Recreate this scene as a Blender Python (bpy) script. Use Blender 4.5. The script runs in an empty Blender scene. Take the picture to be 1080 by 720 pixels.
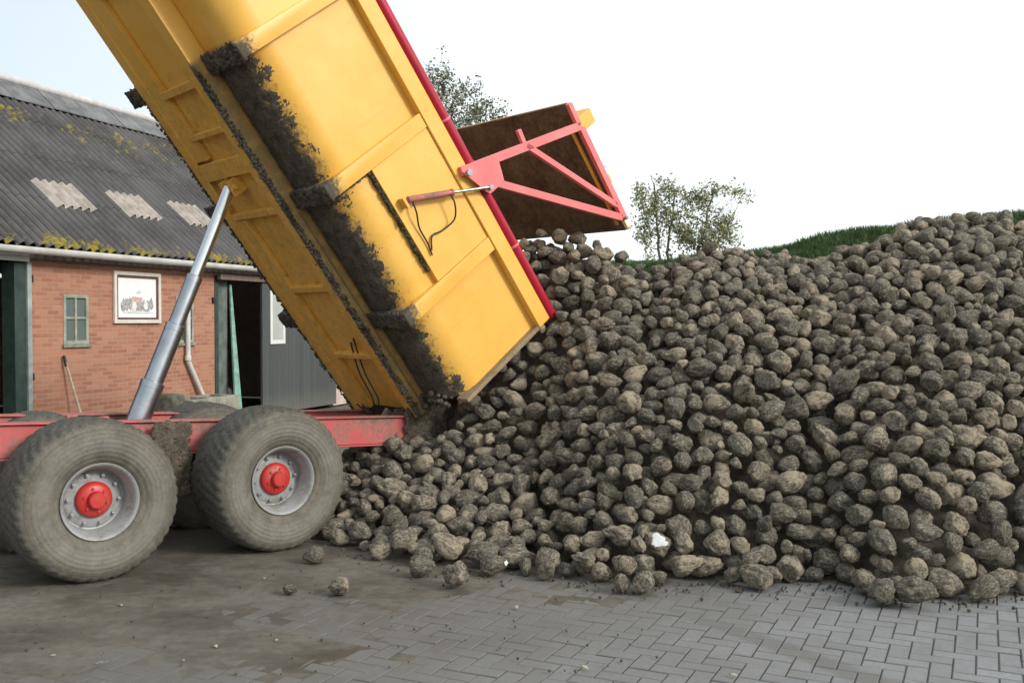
import bpy, bmesh, math, random
import numpy as np
from mathutils import Vector, Matrix, noise, Euler
random.seed(7); rng = np.random.default_rng(7)
R = math.radians
scene = bpy.context.scene
C = scene.collection

# ------------------------------------------------------------------ camera
H = 1.9; F = 1050.0 / 1080.0
cam_d = bpy.data.cameras.new('camera'); cam = bpy.data.objects.new('camera', cam_d); C.objects.link(cam)
cam_d.sensor_width = 36; cam_d.lens = 36 * F; cam_d.clip_end = 3000; cam_d.clip_start = 0.05
PITCH = math.atan(23 / 1050.0)
cam.location = (0, 0, H); cam.rotation_euler = (math.pi / 2 - PITCH, 0, 0)
scene.camera = cam

# ------------------------------------------------------------------ helpers
def tag(o, label=None, cat=None, group=None, kind=None):
    if label: o['label'] = label
    if cat: o['category'] = cat
    if group: o['group'] = group
    if kind: o['kind'] = kind
    return o
def empty(name, mat=None, parent=None):
    o = bpy.data.objects.new(name, None); C.objects.link(o); o.empty_display_size = .2
    if parent: o.parent = parent
    if mat is not None: o.matrix_basis = mat
    return o
def basis(x, y, z, o):
    return Matrix(((x[0], y[0], z[0], o[0]), (x[1], y[1], z[1], o[1]), (x[2], y[2], z[2], o[2]), (0, 0, 0, 1)))

def curve(pts, k=6):
    pts = [Vector(p) for p in pts]; P = [2 * pts[0] - pts[1]] + pts + [2 * pts[-1] - pts[-2]]; out = []
    for i in range(1, len(P) - 2):
        for j in range(k):
            t = j / k; a, b, c, e = P[i-1], P[i], P[i+1], P[i+2]
            out.append(.5 * ((2 * b) + (c - a) * t + (2*a - 5*b + 4*c - e) * t * t + (3*b - a - 3*c + e) * t ** 3))
    return out + [pts[-1]]
class MB:
    """collects shapes, then links them as one mesh object"""
    def __init__(s): s.v = []; s.f = []; s.m = []
    def add(s, vs, fs, mi=0):
        b = len(s.v); s.v += [tuple(p) for p in vs]; s.f += [[i + b for i in f] for f in fs]; s.m += [mi] * len(fs)
    def box(s, a, b, mi=0):
        x0, y0, z0 = a; x1, y1, z1 = b
        s.add([(x0,y0,z0),(x1,y0,z0),(x1,y1,z0),(x0,y1,z0),(x0,y0,z1),(x1,y0,z1),(x1,y1,z1),(x0,y1,z1)],
              [(0,3,2,1),(4,5,6,7),(0,1,5,4),(1,2,6,5),(2,3,7,6),(3,0,4,7)], mi)
    def hexa(s, p, mi=0):
        s.add(p, [(0,3,2,1),(4,5,6,7),(0,1,5,4),(1,2,6,5),(2,3,7,6),(3,0,4,7)], mi)
    def bar(s, p, q, w, h, up=(0,0,1), mi=0):
        p = Vector(p); q = Vector(q); d = (q - p).normalized(); r = d.cross(Vector(up))
        if r.length < 1e-4: r = d.cross(Vector((0,1,0)))
        r.normalize(); t = r.cross(d); r = r * w / 2; t = t * h / 2
        s.hexa([p-r-t, p+r-t, p+r+t, p-r+t, q-r-t, q+r-t, q+r+t, q-r+t], mi)
    def tube(s, pts, rad, seg=12, mi=0, caps=True):
        pts = [Vector(p) for p in pts]; n = len(pts)
        rs = rad if isinstance(rad, (list, tuple)) else [rad] * n
        d0 = (pts[1] - pts[0]).normalized(); r = d0.orthogonal().normalized()
        vs = []
        for i, p in enumerate(pts):
            d = (pts[min(i+1, n-1)] - pts[max(i-1, 0)]).normalized()
            r = (r - d * r.dot(d)).normalized(); t = d.cross(r)
            for k in range(seg):
                a = 2 * math.pi * k / seg
                vs.append(p + (r * math.cos(a) + t * math.sin(a)) * rs[i])
        fs = []
        for i in range(n - 1):
            for k in range(seg):
                k2 = (k + 1) % seg
                fs.append((i*seg+k, i*seg+k2, (i+1)*seg+k2, (i+1)*seg+k))
        if caps:
            fs.append(tuple(range(seg))[::-1]); fs.append(tuple((n-1)*seg + k for k in range(seg)))
        s.add(vs, fs, mi)
    def lathe(s, prof, seg=64, mi=0, axis='y', centre=(0,0,0)):
        """prof: list of (radius, position along the axis)"""
        vs = []; n = len(prof)
        for (r, y) in prof:
            for k in range(seg):
                a = 2 * math.pi * k / seg
                vs.append((centre[0] + r * math.cos(a), centre[1] + y, centre[2] + r * math.sin(a)))
        fs = []
        for i in range(n - 1):
            for k in range(seg):
                k2 = (k+1) % seg
                fs.append((i*seg+k, i*seg+k2, (i+1)*seg+k2, (i+1)*seg+k))
        s.add(vs, fs, mi)
    def prism(s, poly, y0, y1, mi=0):
        """polygon of (x, z), extruded along y"""
        n = len(poly)
        vs = [(x, y0, z) for x, z in poly] + [(x, y1, z) for x, z in poly]
        s.add(vs, [tuple(range(n)), tuple(range(n, 2*n))[::-1]] + [(i, (i+1) % n, n + (i+1) % n, n + i) for i in range(n)], mi)
    def blob(s, c, r, seed=0, sub=1, mi=0, rough=.35):
        bm = bmesh.new(); bmesh.ops.create_icosphere(bm, subdivisions=sub, radius=1)
        q = Euler((random.random()*6, random.random()*6, random.random()*6)).to_matrix()
        rr = r if isinstance(r, (tuple, list)) else (r, r, r)
        vs = []
        for v in bm.verts:
            k = 1 + rough * noise.noise(v.co * 1.7 + Vector((seed * 3.1, seed, 0)))
            p = q @ (v.co * k); vs.append((c[0] + p.x * rr[0], c[1] + p.y * rr[1], c[2] + p.z * rr[2]))
        bm.verts.index_update()
        s.add(vs, [[v.index for v in f.verts] for f in bm.faces], mi); bm.free()
    def build(s, name, mats, parent=None, smooth=False, bevel=0, fix=True, seg=2, angle=35):
        me = bpy.data.meshes.new(name); me.from_pydata(s.v, [], s.f)
        mats = mats if isinstance(mats, (list, tuple)) else [mats]
        for m in mats: me.materials.append(m)
        me.polygons.foreach_set('material_index', s.m)
        if fix:
            bm = bmesh.new(); bm.from_mesh(me); bmesh.ops.recalc_face_normals(bm, faces=bm.faces); bm.to_mesh(me); bm.free()
        if smooth:
            me.polygons.foreach_set('use_smooth', [True] * len(me.polygons))
            me.set_sharp_from_angle(angle=R(angle))
        me.update()
        o = bpy.data.objects.new(name, me); C.objects.link(o)
        if parent: o.parent = parent
        if bevel:
            b = o.modifiers.new('edges', 'BEVEL'); b.width = bevel; b.segments = seg; b.limit_method = 'ANGLE'; b.angle_limit = R(40)
            me.polygons.foreach_set('use_smooth', [True] * len(me.polygons)); me.set_sharp_from_angle(angle=R(50))
        return o

# ------------------------------------------------------------------ material toolkit
class NT:
    def __init__(s, name):
        s.m = bpy.data.materials.new(name); s.m.use_nodes = True; s.t = s.m.node_tree; s.n = s.t.nodes
        s.bsdf = s.n['Principled BSDF']
    def link(s, a, b): s.t.links.new(a, b)
    def val(s, x, sock):
        if hasattr(x, 'default_value') or hasattr(x, 'is_output'): s.link(x, sock)
        else: sock.default_value = x
    def coord(s, w='Object'):
        return s.n.new('ShaderNodeTexCoord').outputs[w]
    def math(s, op, a, b=0.0, c=0.0, clamp=False):
        q = s.n.new('ShaderNodeMath'); q.operation = op; q.use_clamp = clamp
        for i, x in enumerate((a, b, c)): s.val(x, q.inputs[i])
        return q.outputs[0]
    def sep(s, v):
        q = s.n.new('ShaderNodeSeparateXYZ'); s.link(v, q.inputs[0]); return q.outputs
    def comb(s, x, y, z):
        q = s.n.new('ShaderNodeCombineXYZ')
        for i, a in enumerate((x, y, z)): s.val(a, q.inputs[i])
        return q.outputs[0]
    def scale(s, v, k):
        q = s.n.new('ShaderNodeMapping'); s.link(v, q.inputs[0]); q.inputs['Scale'].default_value = k if isinstance(k, tuple) else (k, k, k); return q.outputs[0]
    def vadd(s, a, b):
        q = s.n.new('ShaderNodeVectorMath'); q.operation = 'ADD'; s.val(a, q.inputs[0]); s.val(b, q.inputs[1]); return q.outputs[0]
    def noise(s, v, scale, detail=4, rough=.6):
        q = s.n.new('ShaderNodeTexNoise'); q.inputs['Scale'].default_value = scale; q.inputs['Detail'].default_value = detail; q.inputs['Roughness'].default_value = rough
        if v is not None: s.link(v, q.inputs['Vector'])
        return q.outputs['Fac']
    def voro(s, v, scale, feat='F1', out='Distance'):
        q = s.n.new('ShaderNodeTexVoronoi'); q.feature = feat; q.inputs['Scale'].default_value = scale
        if v is not None: s.link(v, q.inputs['Vector'])
        return q.outputs[out]
    def ramp(s, f, a, b, lo=0.0, hi=1.0):
        q = s.n.new('ShaderNodeMapRange'); q.interpolation_type = 'SMOOTHSTEP'; s.val(f, q.inputs[0])
        for i, x in enumerate((a, b, lo, hi)): s.val(x, q.inputs[i + 1])
        return q.outputs[0]
    def mix(s, f, a, b):
        q = s.n.new('ShaderNodeMix'); q.data_type = 'RGBA'; s.val(f, q.inputs[0])
        for x, i in ((a, 6), (b, 7)):
            if isinstance(x, tuple): q.inputs[i].default_value = (*x[:3], 1)
            else: s.link(x, q.inputs[i])
        return q.outputs[2]
    def bump(s, h, strength=.3, dist=.01):
        q = s.n.new('ShaderNodeBump'); q.inputs['Strength'].default_value = strength; q.inputs['Distance'].default_value = dist
        s.link(h, q.inputs['Height']); s.link(q.outputs[0], s.bsdf.inputs['Normal'])
    def out(s, col, rough=.6, metal=0.0, spec=None):
        for x, k in ((col, 'Base Color'), (rough, 'Roughness'), (metal, 'Metallic')):
            if isinstance(x, tuple): s.bsdf.inputs[k].default_value = (*x[:3], 1)
            else: s.val(x, s.bsdf.inputs[k])
        if spec is not None: s.bsdf.inputs['Specular IOR Level'].default_value = spec
        return s.m
    def island(s): return s.n.new('ShaderNodeNewGeometry').outputs['Random Per Island']
    def objrand(s): return s.n.new('ShaderNodeObjectInfo').outputs['Random']

def plain(name, col, rough=.6, metal=0, var=.25, scale=6, spec=None, bump=0):
    t = NT(name); v = t.coord(); f = t.noise(v, scale, 5, .65)
    d = tuple(c * (1 - var) for c in col); l = tuple(min(1, c * (1 + var)) for c in col)
    m = t.out(t.mix(t.ramp(f, .3, .7), d, l), rough, metal, spec)
    if bump: t.bump(t.noise(v, scale * 8, 4), bump, .01)
    return m
def dirty(name, col, dirt=(.14, .115, .085), amount=.5, rough=.4, scale=3.0, fade=None):
    """paint with real dust, scuffs and dried mud patches on it"""
    t = NT(name); v = t.coord()
    n1 = t.noise(v, scale, 6, .7); n2 = t.noise(v, scale * 14, 4, .7); n3 = t.noise(v, scale * .5, 3)
    base = t.mix(t.ramp(n3, .3, .7), tuple(c * .88 for c in col), tuple(min(1, c * 1.06) for c in col))
    if fade: base = t.mix(t.ramp(n1, .35, .75, 0, .55), base, fade)
    k = t.math('ADD', t.math('MULTIPLY', n1, .65), t.math('MULTIPLY', n2, .35))
    f = t.ramp(k, .72 - amount * .35, .86 - amount * .2)
    m = t.out(t.mix(f, base, dirt), t.ramp(f, 0, 1, rough, .9))
    t.bump(n2, .12, .004)
    return m

M = {}
def yellow_paint():
    t = NT('yellow_paint'); v = t.coord(); l, w, u = t.sep(v)
    n1 = t.noise(v, 2.2, 5, .65); n2 = t.noise(v, 26, 4, .75); n3 = t.noise(v, 90, 3, .7); n4 = t.noise(v, 9, 5, .7)
    base = t.mix(t.ramp(n1, .3, .7), (.77, .42, .068), (.83, .475, .10))
    streak = t.noise(t.scale(v, (14, 14, 1.2)), 1.6, 4, .6)
    base = t.mix(t.ramp(streak, .52, .8, 0, .28), base, (.55, .33, .10))
    # dried mud thrown up by the wheels: the outer floor strips and the lower corners, behind the first rib
    near = t.ramp(w, -.602, -.57); far = t.ramp(w, -1.748, -1.78); side = t.math('MAXIMUM', near, far)
    hgt = t.math('ADD', u, t.math('MULTIPLY', t.math('SUBTRACT', n4, .5), .28))
    hgt = t.math('ADD', hgt, t.math('MULTIPLY', t.math('SUBTRACT', n2, .5), .30))
    band = t.ramp(hgt, .22, .06)
    lim = t.ramp(l, 3.74, 3.66)
    mud = t.math('MULTIPLY', t.math('MULTIPLY', band, lim), side)
    # spatter further up the sides
    spl = t.ramp(t.math('SUBTRACT', t.math('ADD', t.math('MULTIPLY', n2, .55), t.math('MULTIPLY', n3, .45)), t.math('MULTIPLY', u, .10)), .575, .635)
    spl = t.math('MULTIPLY', t.math('MULTIPLY', spl, t.ramp(u, .95, .2)), lim)
    mud = t.math('MAXIMUM', mud, t.math('MULTIPLY', spl, .75))
    chip = t.ramp(t.voro(v, 7), .035, .02); chip = t.math('MULTIPLY', chip, t.ramp(n1, .45, .6)); col0 = t.mix(t.math('MULTIPLY', chip, .9), base, (.16, .06, .025))
    scr = t.noise(t.scale(v, (1.5, 30, 30)), 2.2, 3, .6); base = t.mix(t.ramp(scr, .66, .72, 0, .35), col0, (.62, .50, .30))
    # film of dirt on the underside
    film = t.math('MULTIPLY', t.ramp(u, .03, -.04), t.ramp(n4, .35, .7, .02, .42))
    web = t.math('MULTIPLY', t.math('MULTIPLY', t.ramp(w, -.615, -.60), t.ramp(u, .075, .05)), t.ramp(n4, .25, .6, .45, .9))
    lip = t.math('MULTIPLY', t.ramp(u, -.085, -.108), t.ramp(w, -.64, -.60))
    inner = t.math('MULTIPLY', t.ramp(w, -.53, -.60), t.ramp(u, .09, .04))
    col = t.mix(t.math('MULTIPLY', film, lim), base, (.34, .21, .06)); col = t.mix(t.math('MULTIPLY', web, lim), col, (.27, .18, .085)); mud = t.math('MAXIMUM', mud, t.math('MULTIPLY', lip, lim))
    col = t.mix(mud, col, t.mix(n2, (.045, .038, .028), (.12, .10, .075)))
    t.bump(t.math('ADD', t.math('MULTIPLY', mud, n2), t.math('ADD', t.math('MULTIPLY', n3, .04), t.math('MULTIPLY', t.noise(v, 1.7, 2), .9))), .5, .012)
    return t.out(col, t.ramp(mud, 0, 1, .38, .95))
M['yellow'] = yellow_paint()
M['red'] = dirty('red_chassis_paint', (.60, .10, .10), (.17, .125, .10), 1.0, .38, 2.5, (.60, .20, .17))
M['pink'] = dirty('faded_red_gate_paint', (.78, .17, .17), (.30, .16, .12), .18, .4, 2.0, (.80, .28, .27))
M['crimson'] = dirty('crimson_pipe_paint', (.42, .012, .035), (.2, .1, .08), .15, .32, 2.0)
def mud_mat(name, a, b, sc=10):
    t = NT(name); v = t.coord('Object'); n = t.noise(v, sc, 6, .75); n2 = t.noise(v, sc * 7, 4, .8)
    t.bump(t.math('ADD', n, t.math('MULTIPLY', n2, .6)), .9, .02)
    return t.out(t.mix(t.ramp(t.math('ADD', t.math('MULTIPLY', n, .6), t.math('MULTIPLY', n2, .4)), .35, .68), a, b), .95, 0, .2)
M['mud'] = mud_mat('dried_mud', (.050, .042, .032), (.175, .148, .112))
M['gate_inner'] = mud_mat('soil_stained_steel', (.075, .060, .045), (.21, .17, .125), 3)
M['black'] = plain('black_rubber', (.02, .02, .02), .6)
M['steel'] = plain('polished_steel', (.62, .64, .66), .22, 1, .08, 3)
M['barrel_steel'] = plain('worn_steel', (.40, .42, .45), .34, 1, .15, 5)
def tyre_mat():
    t = NT('muddy_tyre_rubber'); v = t.coord(); x, y, z = t.sep(v)
    r = t.math('SQRT', t.math('ADD', t.math('POWER', x, 2), t.math('POWER', z, 2)))
    n = t.noise(v, 5, 6, .7); n2 = t.noise(v, 40, 4, .7); n3 = t.noise(t.scale(v, (1, 1, 1)), 12, 5, .7)
    dust = t.mix(t.ramp(n, .3, .7), (.115, .103, .080), (.19, .173, .14))
    band = t.math('MULTIPLY', t.ramp(r, .33, .39), t.ramp(r, .50, .45)); dust = t.mix(t.math('MULTIPLY', band, .5), dust, (.215, .205, .18)); ring = t.ramp(t.math('ABSOLUTE', t.math('SUBTRACT', r, .525)), .012, .003, 0, .35); dust = t.mix(ring, dust, (.07, .065, .055))
    rub = t.mix(t.ramp(n2, .3, .7), (.05, .048, .044), (.11, .105, .095))
    wear = t.math('ADD', t.math('MULTIPLY', n3, .7), t.math('MULTIPLY', n2, .3))
    tread = t.ramp(r, .535, .575)
    f = t.math('SUBTRACT', t.ramp(wear, .30, .60, .55, 1.0), t.math('MULTIPLY', tread, .62), clamp=True)
    t.bump(t.math('ADD', t.math('ADD', n2, t.math('MULTIPLY', n3, .8)), t.math('MULTIPLY', t.math('SINE', t.math('MULTIPLY', r, 190)), t.ramp(r, .52, .50, 0, .45))), .4, .006)
    return t.out(t.mix(f, rub, dust), .88, 0, .25)
M['tyre'] = tyre_mat()
M['rim'] = dirty('grey_rim_paint', (.32, .33, .33), (.13, .115, .095), .8, .42, 6)
M['hub'] = dirty('red_hub_paint', (.52, .028, .026), (.16, .10, .07), .7, .4, 8)

# ------------------------------------------------------------------ world, sun
w = bpy.data.worlds.new('World'); scene.world = w; w.use_nodes = True
nt = w.node_tree; bg = nt.nodes['Background']
SUN = Vector((.90, -.50, .55)).normalized(); EL = math.asin(SUN.z)
sky = nt.nodes.new('ShaderNodeTexSky'); sky.sky_type = 'NISHITA'; sky.sun_disc = False
sky.sun_elevation = EL; sky.sun_rotation = math.atan2(SUN.x, SUN.y); sky.air_density = 1.0; sky.dust_density = 2.0
tc = nt.nodes.new('ShaderNodeTexCoord')
nz = nt.nodes.new('ShaderNodeTexNoise'); nz.inputs['Scale'].default_value = 1.6; nz.inputs['Detail'].default_value = 5
nt.links.new(tc.outputs['Generated'], nz.inputs['Vector'])
mr = nt.nodes.new('ShaderNodeMapRange'); mr.inputs[1].default_value = .35; mr.inputs[2].default_value = .62; mr.inputs[3].default_value = .82; mr.inputs[4].default_value = .95
nt.links.new(nz.outputs['Fac'], mr.inputs[0])
sx = nt.nodes.new('ShaderNodeSeparateXYZ'); nt.links.new(tc.outputs['Generated'], sx.inputs[0])
m2 = nt.nodes.new('ShaderNodeMapRange'); m2.inputs[1].default_value = -.5; m2.inputs[2].default_value = .08; m2.inputs[3].default_value = .42; m2.inputs[4].default_value = 0; nt.links.new(sx.outputs[0], m2.inputs[0])
sb = nt.nodes.new('ShaderNodeMath'); sb.operation = 'SUBTRACT'; nt.links.new(mr.outputs[0], sb.inputs[0]); nt.links.new(m2.outputs[0], sb.inputs[1])
mx = nt.nodes.new('ShaderNodeMix'); mx.data_type = 'RGBA'
nt.links.new(sb.outputs[0], mx.inputs[0]); nt.links.new(sky.outputs[0], mx.inputs[6])
mx.inputs[7].default_value = (8.3, 8.9, 8.95, 1)      # high thin cloud cover
nt.links.new(mx.outputs[2], bg.inputs['Color']); bg.inputs['Strength'].default_value = .11
sl = bpy.data.lights.new('sun', 'SUN'); sl.energy = 2.2; sl.angle = R(16); sl.color = (1, .95, .87)
so = bpy.data.objects.new('sun', sl); C.objects.link(so); so.rotation_euler = SUN.to_track_quat('Z', 'Y').to_euler()
scene.view_settings.view_transform = 'Standard'; scene.view_settings.look = 'None'
scene.view_settings.exposure = 0.38; scene.view_settings.gamma = 1
scene.render.engine = 'CYCLES'; scene.cycles.max_bounces = 6

# ------------------------------------------------------------------ trailer frame of reference
TH = R(41); d = Vector((math.cos(TH), math.sin(TH), 0)); n = Vector((math.sin(TH), -math.cos(TH), 0)); Z = Vector((0, 0, 1))
G = Vector((-3.0096, 7.0614, 0)); HALF = 1.17
Mtr = basis(-d, n, Z, G - n * HALF)
PHI = R(53); a_ = -d * math.cos(PHI) + Z * math.sin(PHI); u_ = d * math.sin(PHI) + Z * math.cos(PHI)
O = Vector((-.4856, 9.2555, 1.0967))
Mbody = basis(a_, n, u_, O)
trailer = tag(empty('tipping_trailer', Mtr), 'yellow farm tipping trailer with its body raised, tipping beets off a red chassis', 'trailer')
def T(s, w, z): return (-s, w + HALF, z)
def ztop(s): return 1.1165 - .0479 * s

# chassis
mb = MB()
for w0 in (-.70, -1.52):
    s0, s1 = -4.6, 3.36
    for (wa, wb, za, zb) in ((w0 - .11, w0, -.262, -.016), (w0 - .14, w0 + .03, -.014, 0.0), (w0 - .14, w0 + .03, -.28, -.264)):
        mb.hexa([T(s0, wa, ztop(s0) + za), T(s0, wb, ztop(s0) + za), T(s0, wb, ztop(s0) + zb), T(s0, wa, ztop(s0) + zb),
                 T(s1, wa, ztop(s1) + za), T(s1, wb, ztop(s1) + za), T(s1, wb, ztop(s1) + zb), T(s1, wa, ztop(s1) + zb)])
chassis = mb.build('chassis_rail_frame', M['red'], trailer, bevel=.006)
mb = MB()
for s in (-3.2, -1.6, -.55, .55, .98, 2.1, 3.1):
    mb.box(T(s + .05, -1.515, ztop(s) - .22), T(s - .05, -.815, ztop(s) - .05))
mb.build('cross_member', M['red'], chassis, bevel=.006)
mb = MB()
for (s, wd, h) in ((.12, .04, .05), (.36, .04, .035)):
    mb = MB(); mb.box(T(s + wd, -.80, ztop(s) + .002), T(s - wd, -.74, ztop(s) + h))
    mb.build('lug', M['red'], chassis, bevel=.005)
mb = MB()     # drawbar, left of the picture
mb.bar(T(-4.55, -.75, 1.1), T(-6.2, -1.15, .75), .12, .16); mb.bar(T(-4.55, -1.6, 1.1), T(-6.2, -1.2, .75), .12, .16)
mb.tube([T(-6.15, -1.17, .74), T(-6.45, -1.17, .70)], .06, 12)
mb.bar(T(-5.2, -1.17, .9), T(-5.2, -1.17, 0), .1, .1)
mb.build('drawbar', M['red'], trailer, bevel=.006)
# bogie hanger, beams, axles
mb = MB()
mb.hexa([T(.70, -.66, .46), T(1.00, -.66, .46), T(.98, -.66, ztop(.9) - .02), T(.74, -.66, ztop(.7) - .02),
         T(.70, -.60, .46), T(1.00, -.60, .46), T(.98, -.60, ztop(.9) - .02), T(.74, -.60, ztop(.7) - .02)])
hang = mb.build('bogie_hanger', dirty('mud_covered_hanger', (.17, .12, .085), (.10, .10, .055), .95, .8, 4), trailer, bevel=.01)
mb = MB()
for k in range(500):
    s = random.uniform(.70, 1.0); r_ = random.uniform(.010, .035); mb.blob(T(s, -.60, random.uniform(.47, 1.06)), (r_, .006, r_), k)
tag(mb.build('mud_clod', M['mud'], hang, smooth=True, angle=80), kind='stuff')
for w0 in (-.76, -1.58):
    mb = MB(); mb.hexa([T(-.1, w0 - .06, .52), T(1.55, w0 - .06, .52), T(1.0, w0 - .06, .74), T(.5, w0 - .06, .74),
                        T(-.1, w0 + .06, .52), T(1.55, w0 + .06, .52), T(1.0, w0 + .06, .74), T(.5, w0 + .06, .74)])
    mb.build('bogie_beam', M['mud'], trailer, bevel=.01)
WR = .597; SP = [(.095, WR - .012), (1.555, WR - .012)]
for (s, z) in SP:
    mb = MB(); mb.tube([T(s, -.4, z), T(s, -1.9, z)], .07, 16); mb.build('axle', M['mud'], trailer, smooth=True)
# rear pivot bracket caked in mud
mb = MB()
for w0 in (-1.575, -.755):
    mb = MB(); mb.prism([(-3.30, .68), (-3.66, .69), (-3.70, .95), (-3.52, 1.03), (-3.30, 1.01)], w0 - .09 + HALF, w0 + .09 + HALF)
    piv = mb.build('pivot_bracket', M['mud'], trailer, bevel=.015)
mb = MB()
for k in range(330):
    r_ = random.uniform(.012, .045); mb.blob(T(random.uniform(3.2, 3.70), -.662, random.uniform(.70, 1.03)), (r_, .010, r_), k)
for k in range(120):
    mb.blob(T(random.uniform(3.25, 3.70), random.uniform(-.84, -.67), 1.0 + random.gauss(0, .015)), random.uniform(.01, .03), k)
tag(mb.build('mud_clod', M['mud'], piv, smooth=True, angle=80), kind='stuff')

# wheels -----------------------------------------------------------
def tyre_mesh():
    mb = MB(); seg = 192
    prof = [(.262, .20), (.272, .228), (.284, .240), (.305, .258), (.345, .282), (.39, .296), (.44, .300), (.475, .298), (.505, .292), (.53, .282),
            (.551, .270), (.568, .254), (.580, .232), (.587, .20), (.591, .16), (.594, .12), (.596, .08), (.597, .04), (.597, 0)]
    full = prof + [(r, -y) for r, y in prof[::-1][1:]]
    vs = []
    for (r, y) in full:
        for k in range(seg):
            a = 2 * math.pi * k / seg; rr = r
            t = abs(y)
            if r > .535:
                ph = (k / seg * 44 + (abs(y) / .30) * 1.6 + (0 if y > 0 else .5)) % 1
                lug = 1 if ph < .58 else 0
                if t < .03: lug = 0 if (k // 3) % 5 == 0 else 1
                rr = r - (.009 if not lug else 0) * min(1, (r - .535) / .02)
            if .50 < r < .512: rr += .003
            if .345 < r < .37: y2 = y + math.copysign(.004, y)
            else: y2 = y
            vs.append((rr * math.cos(a), y2, rr * math.sin(a)))
    fs = []
    for i in range(len(full) - 1):
        for k in range(seg):
            k2 = (k + 1) % seg; fs.append((i*seg+k, i*seg+k2, (i+1)*seg+k2, (i+1)*seg+k))
    mb.add(vs, fs); return mb
def make_wheel():
    root = empty('wheel', parent=trailer)
    tyre_mesh().build('tyre', M['tyre'], root, smooth=True, angle=50)
    mb = MB(); mb.lathe([(.255, -.22), (.256, .19), (.262, .222), (.272, .236), (.279, .243), (.282, .252), (.277, .258), (.268, .254), (.256, .238), (.248, .215),
                         (.243, .20), (.230, .170), (.226, .10), (.222, .078), (.212, .074), (.195, .086), (.15, .094), (.10, .096), (.02, .096)], 72)
    for k in range(10):       # nuts
        an = 2 * math.pi * (k + .3) / 10; cx, cz = .183 * math.cos(an), .183 * math.sin(an)
        mb.tube([(cx, .088, cz), (cx, .112, cz)], .015, 6, 1); mb.tube([(cx, .112, cz), (cx, .124, cz)], .008, 8, 1)
    mb.build('rim', [M['rim'], M['barrel_steel']], root, smooth=True, angle=40, fix=True)
    mb = MB(); mb.lathe([(.132, .09), (.132, .115), (.122, .130), (.095, .145), (.066, .150), (.062, .158), (.060, .188), (.052, .197), (.0, .199)], 40)
    for k in range(6):
        an = 2 * math.pi * k / 6; mb.tube([(.085 * math.cos(an), .145, .085 * math.sin(an)), (.085 * math.cos(an), .158, .085 * math.sin(an))], .010, 6)
    mb.build('hub', M['hub'], root, smooth=True, angle=35)
    return root
w0 = make_wheel(); first = True
for (s, z) in SP:
    for side in (0, 1):
        if first: r = w0; first = False
        else:
            r = w0.copy(); C.objects.link(r); r.parent = trailer
            for ch in list(w0.children):
                c = ch.copy(); C.objects.link(c); c.parent = r
        wc = -.30 if side == 0 else -1.62; z = z if side == 0 else z - .05
        r.matrix_basis = Matrix.Translation(T(s, wc, z)) @ Matrix.Rotation(0 if side == 0 else math.pi, 4, 'Z') @ Matrix.Rotation(random.random() * 6, 4, 'Y')

# tipping body -------------------------------------------------------
body = empty('tipping_body', Mtr.inverted() @ Mbody, trailer)
WID = 2.35; L1 = 6.4
mir = lambda w: -WID - w
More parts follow.
